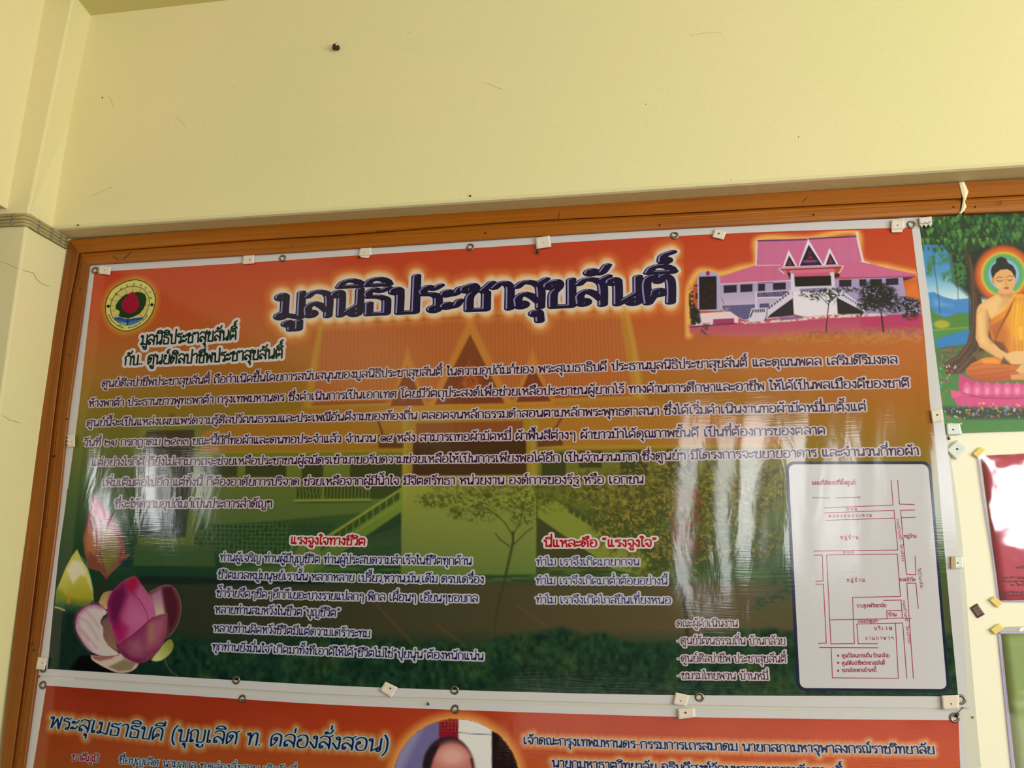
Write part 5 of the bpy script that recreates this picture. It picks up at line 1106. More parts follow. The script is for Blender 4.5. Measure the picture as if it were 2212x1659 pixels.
# ================================================================ BACKING SHEET (white sheet showing right of the banners)
bs = sheet('backing_sheet', [(230, 600), (1100, 545), (1990, 466)], [(150, 1660), (1100, 1700), (2121, 1659)], [(230, 600), (150, 1660)], [(1990, 466), (2015, 640), (2048, 946), (2066, 1060), (2080, 1175), (2098, 1400), (2114, 1587), (2121, 1659)], 60, 40, -0.0042, mat('backing_vinyl', (206, 200, 188), rough=.35, spec=.5), None)
tag(bs, 'plain off-white sheet pinned behind both banners, its edge showing at their right', 'backing sheet')
MB().blob(P(2101.6, 1549.7, -.0165), (.0026, .002, .0028), 8, .1).build('nail', mat('rusty_nail', (120, 100, 84), rough=.6), bs)

# ================================================================ LOWER BANNER
ban2 = root('vinyl_banner', 'lower vinyl banner, orange with slanted blue writing and a round portrait, cut off below', 'banner', 'printed banners on the board')
BOT = 2260
def dn(x0, y0, x1, y1): return (x1 + (x1 - x0) / (y1 - y0) * (BOT - y1), BOT)
h_l = dn(81.4, 1463.4, 53, 1659); h_r = dn(2076, 1557, 2092, 1659)
B2_top = [(81.4, 1463.8), (460, 1489), (760, 1507), (900, 1513.5), (1400, 1529), (1760, 1535), (2078, 1536.5)]
sheet('hem', B2_top, [h_l, (1100, BOT + 10), h_r], [(81.4, 1463.8), (53, 1659), h_l], [(2078, 1536.5), (2092, 1659), h_r], 120, 60, -0.0014, HEM, ban2)
P2_top = [(99.7, 1480.9), (380, 1501), (760, 1524.4), (1400, 1547), (1760, 1553), (2071, 1556)]
p_l = dn(99.7, 1480.9, 71, 1659); p_r = dn(2067, 1556, 2075, 1659)
t2 = Lettering(lift=-.0006)
INK_2 = vinyl('ink_dark_blue', (18, 30, 84), k=0.8); HAL_2 = vinyl('ink_sky', (176, 196, 206), k=0.8)
t2.text('พระสุเมธาธิบดี (บุญเลิศ ท. คล่องสั่งสอน)', [(104, 1572), (216, 1585), (329, 1598), (590, 1612), (838, 1624)], 27, INK_2, HAL_2, haloem=.05, bold=.0, slant=.12, cell=.02, pen='soft')
TS2 = np.vstack(t2.samples)
t3 = Lettering(lift=-.0006)
t3.text('เจ้าคณะกรุงเทพมหานคร-กรรมการเถรสมาคม นายกสภามหาจุฬาลงกรณ์ราชวิทยาลัย', [(1130, 1607), (1400, 1617), (1700, 1624), (2020, 1628.5)], 15.5, INK_2, HAL_L, haloem=.07, bold=.012, cell=.03)
t3.text('นายกมหาธาตุวิทยาลัย อธิบดีสงฆ์วัดมหาธาตุยุวราชรังสฤษดิ์', [(1192, 1657), (1500, 1668), (1822, 1675)], 15.5, INK_2, HAL_L, haloem=.07, bold=.012, cell=.03)
TS3 = np.vstack(t3.samples)
def paint2(X, Y, U, V):
    p = Pt(X, Y); v = (Y - np.interp(X, [100, 2070], [1485, 1556])) / 700
    p.C[:] = lerpstops(v, [(0, (170, 54, 34)), (.12, (176, 66, 34)), (.25, (176, 88, 38)), (.5, (150, 110, 40)), (1, (40, 80, 44))])
    br = np.interp(X, [100, 1000, 2070], [.86, 1.02, 1.08])[:, None]; p.C *= br
    p.C += (fbm(X / 120, Y / 60, 71)[:, None] - .5) * 14
    p.glow(TS2, 2, 17, (206, 168, 96), .8, 1.2); p.glow(TS3, 2, 15, (232, 176, 110), .85, 1.2)
    # round portrait
    cx, cy, r = 985, 1690, 136
    d = np.hypot(X - cx, Y - cy); idx = np.nonzero(d < r + 26)[0]; p.mix(idx, np.clip((r + 24 - d[idx]) / 22, 0, 1) * .95, (226, 160, 84))
    sub = np.nonzero(d < r + 2)[0]; q = Pt(X[sub], Y[sub], np.tile((112, 104, 158.), (len(sub), 1)))
    q.poly([(860, 1540), (930, 1540), (880, 1640), (850, 1700)], (150, 146, 190), .7, 14)
    q.poly([(988, 1540), (1066, 1540), (1064, 1850), (990, 1850)], (226, 222, 226), 1, 2); q.poly([(948, 1540), (990, 1540), (990, 1600), (948, 1600)], (134, 24, 44), 1, 2); q.line([(990, 1583), (1064, 1588)], 1.4, (60, 50, 50), .9, 1.5)
    q.poly([(950, 1556), (988, 1556), (988, 1580), (950, 1580)], (180, 150, 60), .4, 2, tex=lambda x, y: ((np.sin(x*.8) > .2) & (np.sin(y*.9) > 0)) * 1.0)
    q.poly([(1062, 1580), (1130, 1600), (1130, 1850), (1062, 1850)], (28, 10, 16), 1, 3)
    q.ell(968, 1662, 56, 71, (52, 34, 44), 1, .08); q.ell(976, 1672, 51, 70, (198, 118, 112), 1, .20); q.ell(976, 1634, 30, 20, (226, 178, 170), .75, .9); q.poly([(930, 1620), (920, 1700), (934, 1760), (944, 1700)], (170, 84, 90), .5, 10)
    q.poly([(914, 1650), (920, 1628), (934, 1612), (950, 1608), (936, 1640), (924, 1680)], (34, 22, 30), .9, 5); q.line([(1018, 1640), (1026, 1680), (1026, 1720)], 6, (56, 34, 40), .8, 4)
    for ex in (954, 996): q.ell(ex, 1684, 9, 3.5, (40, 24, 24), .9, .5); q.line([(ex - 12, 1672), (ex + 10, 1670)], 3, (60, 36, 32), .8, 2)
    q.line([(976, 1690), (972, 1712), (982, 1714)], 2.5, (150, 76, 72), .7, 2); q.ell(976, 1728, 14, 4, (150, 50, 56), .8, .5); q.poly([(870, 1840), (920, 1765), (1030, 1765), (1110, 1840)], (196, 110, 30), 1, 4)
    p.C[sub] = q.C
    p.line([(cx + (r + 1) * math.cos(t), cy + (r + 1) * math.sin(t)) for t in np.linspace(0, 2 * math.pi, 60)], 1.4, (200, 96, 40), .9, 1.5)
    return p.C
def paint2b(X, Y, U, V): return paint2(X, Y, U, V)
# the part the picture shows carries the fine grid, the rest of the sheet a coarse one
mid_l, mid_r = (71, 1659), (2075, 1659)
def seg_rows(name, top, bot, lef, rig, nu, nv): return sheet(name, top, bot, lef, rig, nu, nv, -.0011, PRINT, ban2, paint2)
M2 = [(62, 1712), (1080, 1722), (2079, 1712)]
seg_rows('print_panel', P2_top, M2, [(99.7, 1480.9), (71, 1659), M2[0]], [(2071, 1556), (2075, 1659), M2[-1]], 760, 86)
seg_rows('print_panel', M2, [p_l, (1080, BOT - 12), p_r], [M2[0], p_l], [M2[-1], p_r], 180, 60)
t2.build('title_lettering', ban2); t3.build('blue_lettering', ban2)
line_text(ban2, 'pink_lettering', 'ชาติภูมิ', [(153.8, 1642.4), (211.6, 1646.5)], 13, vinyl('ink_rose', (150, 34, 66), k=.8), HAL_2, haloem=.05, bold=.012, lift=-.0006)
line_text(ban2, 'blue_lettering', 'ชื่อบุญเลิศ นามสกุล ท.คล่องสั่งสอน เกิดวันที่', [(255.5, 1649), (440, 1662), (640, 1672)], 13, INK_2, HAL_2, haloem=.07, lift=-.0006)
for x, y in ((92.5, 1480), (523.5, 1509.7), (983.6, 1532), (2062, 1551)): eyelet(x, y, ban2, lift=-.0006)
wt = root('wire_tie', 'twist of dark wire through the top right eyelet of the lower banner', 'wire')
W = lambda *q: [on_sheet(x, y, l) for x, y, l in q]
MB().tube(W((2060, 1551, -.004), (2064, 1546, .002), (2066, 1541, .004), (2072, 1540, .003), (2068, 1545, .0045), (2064, 1542, .004), (2070, 1537, .004), (2074, 1534, .003), (2078, 1529, .003), (2081, 1528, .002)), [.0009] * 10, 6).build('wire', BLACK, wt, smooth=True)
MB().tube(W((2062, 1549, .001), (2068, 1547, .004), (2071, 1542, .005), (2066, 1539, .005), (2063, 1544, .004), (2069, 1546, .004)), [.0011] * 6, 6).build('knot', BLACK, wt, smooth=True)
MB().tube(W((2078, 1530, .003), (2086, 1530, .0025), (2094, 1529, .002)), [.0005, .0004, .0003], 5).build('wire_end', mat('grey_wire', (120, 112, 110), rough=.5), wt, smooth=True)

# ================================================================ BUDDHA POSTER
BX = lambda q: [(x / 3.318 + 2000, y / 3.318 + 450) for x, y in q]
def paint_buddha(p):
    X, Y = p.X, p.Y
    p.C[:] = lerpstops((Y - 470) / 465, [(0, (40, 110, 190)), (.25, (70, 140, 200)), (.38, (200, 220, 230)), (.45, (60, 130, 200)), (.62, (50, 120, 50)), (1, (60, 120, 40))])
    p.poly(BX([(20, 600), (60, 595), (130, 630), (210, 650), (320, 640), (320, 770), (40, 740)]), (50, 120, 196), .95, 3); p.poly(BX([(60, 640), (130, 670), (200, 690), (200, 700), (60, 700)]), (120, 170, 214), .5, 8)
    p.poly(BX([(30, 700), (60, 740), (140, 780), (250, 745), (320, 750), (330, 880), (60, 870)]), (70, 120, 34), .95, 5); p.ell(*BX([(118, 828)])[0], 17, 9, (176, 164, 40), .9, .5); p.line(BX([(60, 870), (180, 860), (320, 850)]), 3, (150, 160, 50), .8, 3)
    p.poly(BX([(60, 880), (330, 850), (320, 930), (70, 930)]), (64, 134, 46), .9, 4); p.poly(BX([(80, 935), (180, 900), (320, 865), (330, 975), (90, 1000)]), (30, 114, 196), .95, 4)
    p.poly(BX([(80, 1010), (160, 985), (320, 970), (320, 1100), (100, 1110)]), (70, 90, 50), .95, 4)
    p.poly(BX([(80, 1000), (300, 975), (300, 1100), (100, 1110)]), (186, 60, 100), .8, 4, tex=leafy(4, 3.5, .55, 401, 7)); p.poly(BX([(80, 1000), (300, 975), (300, 1100), (100, 1110)]), (120, 150, 70), .6, 4, tex=leafy(4, 3.5, .58, 402, 7))
    # dark interior of the tree
    p.poly(BX([(180, 300), (330, 250), (500, 230), (703, 240), (1060, 250), (1180, 420), (960, 660), (330, 640), (200, 520)]), (14, 22, 18), .95, 12)
    p.poly(BX([(-80, 40), (1500, 0), (1500, 240), (700, 280), (500, 240), (380, 290), (300, 320), (180, 330), (120, 260), (-80, 250)]), (22, 52, 30), 1, 6)
    # leaves: clumps of small drops
    rng = np.random.RandomState(5)
    for k in range(520):
        x = rng.uniform(-70, 1450); lim = 300 if x < 300 else 250 + 30 * math.sin(x / 60); y = rng.uniform(40, lim) * (1 if x > 60 else .95)
        c = [(40, 92, 44), (66, 122, 48), (96, 148, 58), (34, 78, 40), (50, 104, 46)][rng.randint(5)]
        if x > 450: c = tuple(np.array(c) * .8 + np.array((0, 8, 10)))
        (a, b), = BX([(x, y)]); s = rng.uniform(3.0, 5.6); r = rng.uniform(-.5, .5)
        p.poly([(a - s, b - s), (a + s * .8, b - s * .9), (a + s * .5 + r * 3, b + s * .7), (a + r * 4, b + s * 1.9), (a - s * .8, b + s * .3)], c, .85, 1.8)
    for q in ([(20, 330), (110, 320), (190, 330), (180, 380), (100, 400), (20, 400)], [(110, 470), (190, 440), (290, 460), (280, 560), (180, 520), (120, 510)], [(0, 380), (60, 400), (40, 480), (0, 470)], [(180, 320), (300, 330), (290, 520), (230, 560), (190, 480)]):
        p.poly(BX(q), (54, 112, 54), .9, 10, tex=leafy(5, 5, .35, 410, 5))
    for q in ([(45, 260), (60, 380), (80, 520), (98, 660), (105, 750)], [(210, 380), (225, 560)], [(232, 500), (235, 650)], [(215, 420), (218, 540)]): p.line(BX(q), 1.4, (30, 40, 26), .7, 2)
    # trunk and roots
    p.poly(BX([(270, 270), (310, 420), (325, 640), (325, 850), (300, 960), (230, 1050), (130, 1110), (150, 1190), (260, 1180), (420, 1060), (460, 900), (400, 640), (340, 400), (300, 300)]), (70, 44, 26), 1, 2.5, g=(BX([(300, 600)])[0], BX([(440, 600)])[0], (40, 26, 18)))
    for q, c in (([(320, 330), (345, 560), (350, 800), (320, 960), (250, 1060), (140, 1120)], (110, 74, 44)), ([(360, 600), (375, 850), (350, 980), (260, 1100), (180, 1180)], (96, 62, 36)), ([(400, 900), (380, 1010), (300, 1100), (230, 1170)], (130, 84, 46)), ([(300, 420), (318, 640), (318, 860)], (34, 22, 18)), ([(340, 980), (240, 1090), (160, 1150)], (40, 26, 18))): p.line(BX(q), 3.2, c, .7, 3)
    p.poly(BX([(340, 1040), (460, 1000), (520, 1060), (380, 1100)]), (110, 90, 40), .8, 6)
    # halo
    hx, hy = BX([(562, 470)])[0]
    for r, c in ((64, (150, 66, 20)), (58, (204, 92, 26)), (52, (206, 104, 28)), (48.5, (220, 190, 60)), (45, (92, 158, 84)), (38, (84, 150, 140)), (33, (132, 174, 206))): p.ell(hx, hy, r, r * 1.0, c, .97, .12)
    # body
    skin = (222, 168, 108)
    p.poly(BX([(385, 690), (430, 655), (520, 610), (525, 585), (640, 585), (640, 610), (760, 650), (800, 690), (820, 800), (800, 1030), (700, 1080), (460, 980), (440, 760)]), skin, 1, 1.8)
    p.poly(BX([(520, 600), (640, 600), (620, 640), (540, 640)]), (186, 126, 80), .7, 6)
    arm = BX([(385, 690), (455, 700), (462, 800), (452, 920), (540, 1010), (600, 1045), (700, 1060), (700, 1110), (610, 1115), (560, 1090), (470, 1040), (390, 990), (362, 930), (365, 780), (370, 720)])
    p.poly(BX([(440, 760), (470, 790), (540, 960), (600, 1040), (480, 980), (440, 900)]), (70, 40, 20), .9, 5)
    p.poly(BX([(760, 640), (830, 690), (870, 780), (880, 930), (850, 1010), (740, 1060), (690, 1060), (700, 900)]), (196, 104, 22), 1, 2)
    robe = BX([(635, 612), (703, 610), (800, 640), (860, 760), (850, 1040), (700, 1050), (600, 1040), (540, 1000), (480, 940), (455, 850), (470, 790), (560, 730), (620, 660)])
    p.poly(robe, (206, 112, 22), 1, 2, g=(BX([(480, 850)])[0], BX([(660, 800)])[0], (226, 150, 26)))
    for i in range(11):
        t = i / 10; p.line(interp_path(BX([(640 - 6 * i, 640 + 12 * i), (590 - 8 * i, 760 + 16 * i), (470 + 4 * i, 850 + 13 * i)]), 10), 1.5, (140, 60, 14), .7, 1.6)
    for x in (650, 680, 700, 740, 780): p.line(BX([(x, 640), (x - 14, 820), (x - 6, 1020)]), 1.6, (168, 84, 18), .6, 2)
    p.line(BX([(640, 615), (560, 730), (470, 790)]), 2.4, (240, 176, 60), .8, 2); p.poly(BX([(480, 940), (560, 960), (600, 1030), (540, 1010)]), (90, 40, 16), .8, 4); p.poly(BX([(665, 850), (703, 840), (703, 940), (672, 940)]), (236, 180, 60), .8, 3)
    p.poly(arm, skin, 1, 1.6); p.line(BX([(372, 740), (368, 900), (400, 985), (480, 1040)]), 4, (196, 140, 86), .5, 4); p.line(BX([(600, 1090), (700, 1085)]), 2, (180, 120, 74), .7, 2)
    p.poly(BX([(580, 1040), (640, 1020), (720, 1020), (780, 1060), (760, 1110), (620, 1115)]), (224, 176, 118), 1, 2)
    p.poly(BX([(395, 700), (520, 630), (600, 640), (520, 740), (470, 770), (440, 720)]), (236, 190, 134), .6, 10); p.poly(BX([(560, 612), (640, 605), (600, 680), (520, 720)]), (190, 130, 82), .45, 9)
    p.poly(BX([(440, 720), (466, 790), (458, 900), (500, 970), (470, 960), (440, 900)]), (150, 92, 50), .5, 6); p.poly(BX([(375, 760), (410, 740), (420, 900), (440, 980), (390, 960)]), (240, 196, 142), .55, 8)
    p.poly(BX([(640, 680), (700, 660), (700, 800), (660, 960), (620, 900)]), (240, 176, 36), .55, 14); p.poly(BX([(470, 850), (560, 800), (600, 900), (590, 1010), (500, 930)]), (150, 66, 16), .35, 12)
    # legs
    p.poly(BX([(290, 1150), (330, 1110), (430, 1065), (520, 1060), (600, 1110), (700, 1120), (800, 1110), (900, 1140), (920, 1200), (820, 1240), (620, 1230), (480, 1245), (350, 1225), (295, 1190)]), (216, 120, 30), 1, 2, g=(BX([(400, 1070)])[0], BX([(400, 1230)])[0], (176, 74, 18)))
    for q in ([(320, 1130), (420, 1110), (560, 1120)], [(310, 1170), (420, 1150), (600, 1140)], [(330, 1200), (460, 1190), (640, 1160)], [(380, 1220), (520, 1215), (660, 1180)], [(640, 1120), (700, 1150), (700, 1210)]): p.line(BX(q), 2, (150, 66, 16), .7, 2)
    p.poly(BX([(400, 1080), (500, 1075), (560, 1110), (420, 1110)]), (240, 158, 50), .7, 6); p.poly(BX([(560, 1060), (620, 1120), (540, 1110)]), (50, 28, 16), .7, 4)
    p.poly(BX([(650, 1160), (703, 1100), (760, 1120), (760, 1180), (680, 1180)]), skin, 1, 2.5); p.poly(BX([(610, 1190), (703, 1180), (780, 1190), (760, 1225), (620, 1225)]), (214, 150, 96), .95, 3)
    # head
    p.poly(BX([(484, 470), (500, 440), (560, 425), (630, 440), (645, 500), (640, 560), (610, 600), (580, 612), (550, 605), (515, 565), (492, 520)]), (218, 160, 104), 1, 1.8); p.ell(*BX([(486, 515)])[0], 3, 7, (200, 140, 90), 1, .3)
    p.poly(BX([(470, 440), (480, 410), (505, 390), (512, 355), (545, 343), (580, 358), (590, 385), (630, 410), (650, 450), (648, 500), (620, 450), (590, 432), (540, 436), (505, 462), (484, 500), (474, 470)]), (16, 14, 20), 1, 1.8)
    for q in ([(510, 500), (530, 488), (556, 492)], [(586, 488), (606, 480), (628, 486)]): p.line(BX(q), 1.3, (70, 40, 26), .9, 1.2)
    for q in ([(516, 514), (534, 520), (552, 514)], [(590, 508), (606, 514), (622, 506)]): p.line(BX(q), 1.6, (60, 30, 20), .9, 1.2)
    p.line(BX([(574, 490), (582, 540), (592, 545)]), 1.2, (170, 110, 70), .8, 1.5); p.ell(*BX([(583, 568)])[0], 5.4, 2.6, (170, 66, 60), .95, .4); p.ell(*BX([(530, 550)])[0], 9, 7, (232, 180, 128), .5, .8)
    # lotus throne
    p.poly(BX([(235, 1250), (245, 1180), (290, 1200), (340, 1230), (480, 1250), (700, 1250), (950, 1240), (960, 1420), (700, 1430), (420, 1425), (330, 1425), (240, 1405), (190, 1355), (180, 1300), (240, 1310)]), (196, 52, 116), 1, 2.5)
    for i in range(11): x = 300 + 72 * i; p.poly(BX([(x - 36, 1330), (x - 30, 1270), (x, 1238), (x + 32, 1270), (x + 38, 1330), (x, 1345)]), (216, 92, 148), .9, 4); p.ell(*BX([(x, 1305)])[0], 5, 7, (240, 150, 190), .7, .9)
    for i in range(12): x = 250 + 70 * i; p.poly(BX([(x - 40, 1345), (x - 34, 1395), (x, 1430), (x + 34, 1395), (x + 40, 1350)]), (206, 66, 128), .9, 5)
    p.line(BX([(250, 1320), (400, 1355), (600, 1362), (950, 1350)]), 1.6, (110, 16, 60), .8, 2); p.poly(BX([(180, 1300), (250, 1310), (280, 1340), (190, 1355)]), (220, 80, 140), .9, 3)
    # flowers and grass
    p.poly(BX([(120, 1420), (330, 1425), (700, 1430), (1100, 1430), (1100, 1500), (300, 1510), (150, 1480)]), (16, 36, 24), .9, 8)
    cols = [(190, 50, 60), (210, 190, 60), (90, 140, 190), (220, 200, 190), (170, 60, 130), (200, 110, 50)]
    for k in range(260):
        z = rng.rand(); x = rng.uniform(95, 250) if z < .35 else rng.uniform(130, 1100); y = rng.uniform(1120, 1380) if z < .35 else rng.uniform(1395, 1500) + (0 if x > 260 else rng.uniform(0, 80))
        if z < .35 and x > 130 + (1380 - y) * .35: continue
        (a, b), = BX([(x, y)]); p.ell(a, b, rng.uniform(1.2, 3.2), rng.uniform(1, 2.4), cols[rng.randint(6)], .85, .7)
    (a, b), = BX([(585, 1423)]); p.ell(a, b, 5, 4, (110, 150, 200), .9, .6)
bp = patch('buddha_poster', 1984, 462, 2420, 936, 1.5, -.0035, [paint_buddha], None, ((1983.6, 469.6), (2420, 446), (2420, 924), (2042.5, 935.6)), m=POSTER)
tag(bp, 'poster of a golden-robed Buddha seated on a pink lotus under a leafy tree', 'poster')
tape([(2043.5, 914.6), (2073, 914.6), (2079, 939), (2045, 939.5)], 'silvery tape patch on the bottom left corner of the Buddha poster', m=SILVER, y=-.0175, tack=(2059, 928, 2.2), curl=.001, grp='silvery tape patches on the board')
tape([(2042.6, 972), (2066.5, 950), (2090, 968), (2064.5, 994)], 'silvery tape patch turned on its corner beside the pink notice', m=SILVER, y=-.0172, tack=(2068, 970, 2.8), curl=.002, grp='silvery tape patches on the board')
st_ = tape([(2054, 1202), (2080.5, 1201), (2081.5, 1227.5), (2055, 1229)], 'silvery tape patch with a tan end on the right hem of the upper banner', m=SILVER, y=-.0248, tack=(2069, 1216, 1.8), grp='silvery tape patches on the board')
MB().loft([[P(2054, 1202, -.0262), P(2064, 1201.6, -.0262), P(2064, 1201.6, -.0256), P(2054, 1202, -.0256)], [P(2055, 1229, -.0275), P(2065, 1228.5, -.0275), P(2065, 1228.5, -.0256), P(2055, 1229, -.0256)]]).build('tan_end', mat('tan_tape', (190, 150, 110), rough=.6), st_)
MB().box(P(2054.5, 1203, -.0265), P(2056, 1228, -.0255)).build('tape_edge', BLACK, st_)

# ================================================================ NOTICES IN CLEAR SLEEVES
PINK = mat('pink_paper', (206, 70, 100), rough=.6); GREEN = mat('green_paper', (150, 172, 104), rough=.6, noise=(.5, 22, (172, 188, 120)))
def clear(name, rough=.06):
    m = bpy.data.materials.new(name); m.use_nodes = True; nt = m.node_tree; nt.nodes.clear()
    o = nt.nodes.new('ShaderNodeOutputMaterial'); mx = nt.nodes.new('ShaderNodeMixShader'); t = nt.nodes.new('ShaderNodeBsdfTransparent'); g = nt.nodes.new('ShaderNodeBsdfGlossy')
    g.inputs['Roughness'].default_value = rough; f = nt.nodes.new('ShaderNodeFresnel'); f.inputs[0].default_value = 1.6; t.inputs[0].default_value = (.95, .95, .97, 1)
    gp = nt.nodes.new('ShaderNodeNewGeometry'); n = nt.nodes.new('ShaderNodeTexNoise'); n.inputs['Scale'].default_value = 9; n.inputs['Detail'].default_value = 2; nt.links.new(gp.outputs['Position'], n.inputs['Vector'])
    b = nt.nodes.new('ShaderNodeBump'); b.inputs['Strength'].default_value = .5; b.inputs['Distance'].default_value = .005; nt.links.new(n.outputs['Fac'], b.inputs['Height']); nt.links.new(b.outputs[0], g.inputs['Normal'])
    nt.nodes.remove(f); mx.inputs[0].default_value = .13; nt.links.new(t.outputs[0], mx.inputs[1]); nt.links.new(g.outputs[0], mx.inputs[2]); nt.links.new(mx.outputs[0], o.inputs[0]); return m
CLEAR = clear('clear_plastic')
def plane_px(name, q, y, m, parent, th=.0004, bulge=0.0, n=14, edge=None):
    a, b, c, d = [np.array(k, float) for k in q]; F, B = [], []
    for j in range(n):
        for i in range(n):
            u, v = i / (n - 1), j / (n - 1); p = (1-u)*(1-v)*a + u*(1-v)*b + u*v*c + (1-u)*v*d
            z = bulge * (math.sin(math.pi * u)**.7 * math.sin(math.pi * v)**.7 + .35 * math.sin(u * 9 + v * 4) * math.sin(math.pi * v) * math.sin(math.pi * u))
            if edge: p = p + edge(u, v)
            F.append(P(p[0], p[1], y - z)); B.append(P(p[0], p[1], y - z + th))
    V = np.array(F + B); qf = grid_faces(n, n); rim = [j for j in range(n)] + [n - 1 + n * j for j in range(1, n)] + [n*n - 2 - j for j in range(n - 1)] + [n * (n - 2 - j) for j in range(n - 1)]
    R_ = np.array([[rim[k], rim[(k + 1) % len(rim)], rim[(k + 1) % len(rim)] + n*n, rim[k] + n*n] for k in range(len(rim))])
    return link(name, fast_mesh(name, V, [np.vstack([qf, qf[:, ::-1] + n*n, R_])], smooth=False), parent, m)
def sheet_flat(name, q, y, m, parent, bulge=0, n=24):
    a, b, c, d = [np.array(k, float) for k in q]; F = []
    for j in range(n):
        for i in range(n):
            u, v = i / (n - 1), j / (n - 1); p = (1-u)*(1-v)*a + u*(1-v)*b + u*v*c + (1-u)*v*d
            z = bulge * (math.sin(math.pi * min(u * 1.6, 1) )**.6 * math.sin(math.pi * v)**.5 + .22 * math.sin(u * 11 + v * 5) * math.sin(math.pi * v))
            F.append(P(p[0], p[1], y - z))
    return link(name, fast_mesh(name, np.array(F), grid_faces(n, n), smooth=True), parent, m)
pink = root('pink_notice', 'crimson pink notice in a shiny clear sleeve taped to the cream board', 'notice')
plane_px('paper', [(2119, 985), (2395, 970), (2440, 1294), (2160, 1297)], -.0118, PINK, pink)
sheet_flat('sleeve', [(2111, 984), (2400, 966), (2446, 1299), (2157, 1300)], -.0135, CLEAR, pink, bulge=.003)
EDGE = mat('sleeve_edge', (176, 166, 214), rough=.3)
for q, wd in (([(2112, 986), (2128, 1100), (2146, 1210), (2157.5, 1299)], .0035), ([(2157.5, 1299), (2300, 1300), (2446, 1299)], .004)): ribbon('sleeve_edge', [P(x, y, -.0128) for x, y in interp_path(q, 12)], wd, (0, -1, 0), EDGE, pink, taper=False)
def flat_surf(y0): return lambda px, py, lift=0.: np.asarray(P(px, py, y0)) - np.array([0, 1, 0]) * np.asarray(lift)
pl = Lettering(surf=flat_surf(-.0119)); IB = mat('ink_notice', (70, 24, 50), rough=.6)
for txt, a, b, c in (('ขอเชิญ', (2194, 1228), (2222, 1227), 4), ('ร่วมทำบุญทอดผ้าป่า', (2163, 1250), (2262, 1248.5), 4), ('สร้างอาคารและห้องสมุด', (2160, 1258.5), (2266, 1257), 4), ('ณ วัดบ้านกล้วย', (2183, 1265.5), (2250, 1264.5), 4), ('ศูนย์วัฒนธรรมท้องถิ่น', (2161, 1281.5), (2268, 1280), 3.6), ('อำเภอบ้านหมี่', (2167, 1288.5), (2244, 1287.5), 3.6)):
    pl.text(txt, [a, b], c, IB, None, bold=.01, cell=.05)
pl.build('lettering', pink)
grn = root('green_notice', 'pale green notice in a clear sleeve below the pink notice', 'notice')
plane_px('paper', [(2163, 1369), (2440, 1366), (2500, 1760), (2205, 1760)], -.0118, GREEN, grn)
sheet_flat('sleeve', [(2158, 1366), (2444, 1362), (2504, 1764), (2200, 1764)], -.0130, CLEAR, grn, bulge=.003)
plane_px('sleeve_flap', [(2166, 1354), (2442, 1348), (2444, 1364), (2160, 1367)], -.0125, CLEAR, grn, th=.0003, n=6)
for q, wd in (([(2158.5, 1367), (2172, 1500), (2188, 1659), (2200, 1764)], .006), ([(2158, 1366.5), (2300, 1365), (2444, 1362)], .006)): ribbon('sleeve_edge', [P(x, y, -.0126) for x, y in interp_path(q, 12)], wd, (0, -1, 0), EDGE, grn, taper=False)
tape([(2100, 981), (2117, 965), (2128.5, 971), (2111, 990)], 'yellowed tape on the upper left corner of the pink notice', m=TAPEY, y=-.0152, curl=.0004, th=.0003, grp='yellowed tapes holding the sleeved notices')
tape([(2136.5, 1296), (2147, 1287.5), (2166, 1303), (2155, 1313.5)], 'yellowed tape at the lower left corner of the pink notice', m=TAPEY, y=-.0150, curl=.0004, th=.0003, grp='yellowed tapes holding the sleeved notices')
tape([(2138, 1360), (2158.5, 1346), (2169.5, 1356.5), (2148.5, 1371.8)], 'yellowed tape on the upper left corner of the green notice', m=TAPEY, y=-.0152, curl=.0004, th=.0003, grp='yellowed tapes holding the sleeved notices')
br = tape([(2096, 1313), (2111, 1303.5), (2127.5, 1327), (2112, 1335.5)], 'small dark brown glossy scrap stuck beside the yellowed tapes', m=mat('brown_tape', (84, 46, 40), rough=.3), y=-.0125, curl=.0008, grp=None, name='tape_scrap', cat='tape scrap')
ribbon('crease', [P(2103, 1321, -.0138), P(2111, 1318, -.014), P(2119, 1315.5, -.0138)], .002, (0, -1, 0), mat('brown_light', (130, 84, 70), rough=.4), br)

# ================================================================ WIRES ROUND THE COLUMN
wr = root('cable_run', 'bundle of flat painted cables clipped round the column under the crossbeam', 'cable')
CAB = mat('painted_cable', (178, 160, 112), rough=.55, noise=(.5, 30, (150, 132, 88))); CABD = mat('gap_shade', (74, 62, 44), rough=.9); CLIP = mat('cable_clip', (138, 134, 124), rough=.6)
xc_ = float(P(60, 470, YC)[0]); zt = float(P(30, 459.5, YC - .008)[2]); hh = .0112
def cable_path(z, off):
    pts = [(-2.47, YC - off, z), (-2.2, YC - off, z + .001), (xc_ - .05, YC - off, z), (xc_ - .02, YC - off, z - .001)]
    for k in range(1, 5):
        a = k / 5 * math.pi / 2; pts.append((xc_ - .016 + (.016 + off) * math.sin(a), YC + .016 - (.016 + off) * math.cos(a), z - .002 * k / 5))
    zz = z - .003
    for y in (YC + .03, -.15, -.10, -.06, -.0405): pts.append((XS + off + .0005, y, zz - .004 * (y - YC) / .2)); 
    return pts
for i in range(4):
    MB().tube(cable_path(zt - hh * (i + .5), .0045 + .0008 * (i % 2)), .0056, 8, flat=.62).build('cable', CAB, wr, smooth=True)
MB().tube(cable_path(zt - hh * 2, .0018), .021, 8, flat=.08).build('gap_shade_strip', CABD, wr)  # added dark strip, its colour stands for the shade between the cables
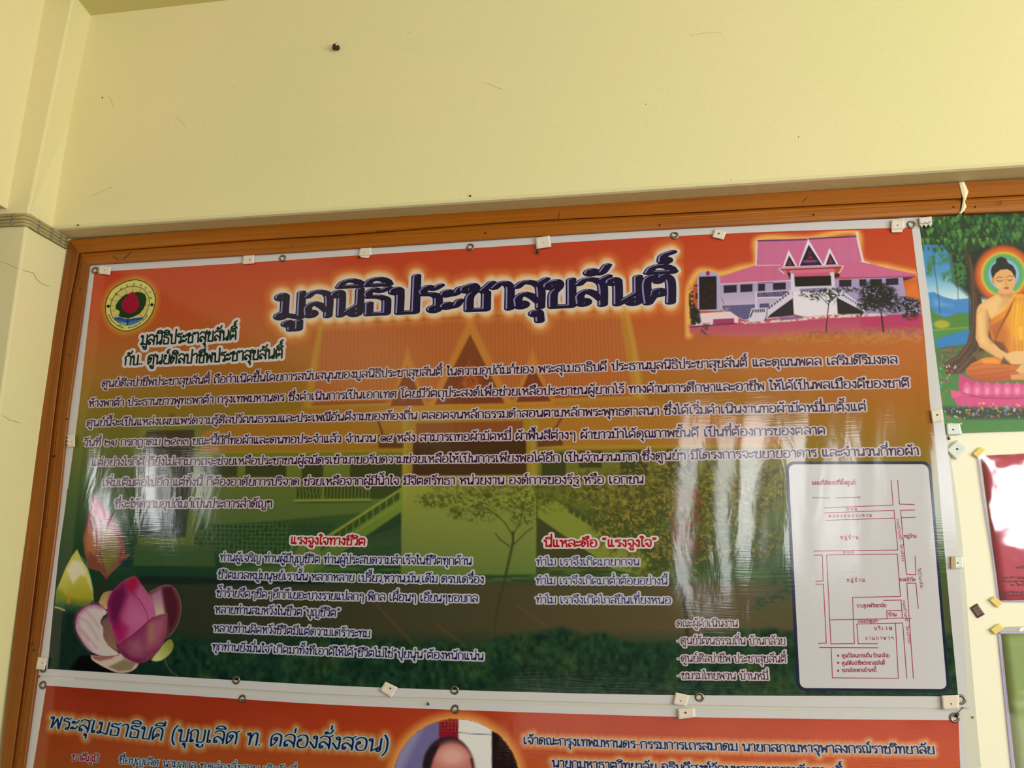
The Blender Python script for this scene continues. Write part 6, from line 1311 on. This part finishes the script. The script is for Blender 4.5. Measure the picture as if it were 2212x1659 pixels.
for j, yq in enumerate((None, -.178, -.118, -.075, None)):
    for i in range(2):
        zc = zt - hh * (1 + 2 * i)
        if j == 0: MB().box((float(P(34, 470, YC)[0]) - .004, YC - .0118, zc - .0085), (float(P(34, 470, YC)[0]) + .004, YC - .0095, zc + .0085)).build('cable_clip', CLIP, wr, bevel=.001)
        elif j == 4: continue
        else: MB().box((XS + .0098, yq - .004, zc - .0145), (XS + .0122, yq + .004, zc + .003)).build('cable_clip', CLIP, wr, bevel=.001)

# ================================================================ SMALL THINGS ON THE BEAM
c = P(728, 103, YB - .004)
an = MB().tube([(c[0], YB + .004, c[2]), (c[0] + .001, YB - .012, c[2])], .0085, 10, up=(0, 0, 1)); an.blob((c[0] - .002, YB - .012, c[2] - .002), (.0105, .006, .0125), 9, .22)
ao = an.build('wall_anchor', mat('rust', (58, 38, 30), rough=.9)); tag(ao, 'rusty broken anchor bolt sticking out of the cream beam', 'anchor bolt')
MB().blob((c[0] + .0045, YB - .0185, c[2] + .0015), (.0048, .002, .0038), 7, .25).build('plaster_lump', mat('plaster', (226, 214, 160), rough=.8), ao)
MB().blob((c[0] + .004, YB - .0165, c[2] + .0105), (.0045, .002, .002), 7, .2).build('plaster_lump', MATS['plaster'], ao)
for px, py, r, lb in ((1015.5, 423.5, .0032, 'small dark nail in the lower edge of the beam above the banner title'), (169, 486.5, .0030, 'small dark nail in the lower edge of the beam near the column')):
    q = P(px, py, YB - .001); m = MB().blob((q[0], YB - .002, q[2]), (r * 1.3, .003, r * .8), 8, .15); o = m.build('nail', BLACK); tag(o, lb, 'nail')
MK = mat('wall_mark', (186, 172, 118), rough=.9)
beam = bpy.data.objects['beam']
for i, pts in enumerate(([(1043, 178), (1060, 183), (1075, 190), (1092, 194)], [(196, 425), (214, 416), (238, 405)], [(231, 205), (240, 216), (246, 236)], [(400, 273), (392, 262), (380, 254)], [(1490, 78), (1520, 72), (1560, 70)])):
    ribbon('scratch', [P(x, y, YB + .0002) for x, y in interp_path(pts, 8)], .0016, (0, -1, 0), MK, beam, th=.0003)
for px, py, r in ((221, 211, 2.6), (238, 405.5, 1.6), (1395, 225, 1.4), (1725, 296, 1.6), (505, 190, 1.3), (885, 70, 1.3), (1580, 388, 1.4)):
    q = P(px, py, YB); MB().blob(q, (r * .0011, .0006, r * .0014), 7, .25).build('speck', mat('speck', (110, 84, 50), rough=.9), beam)
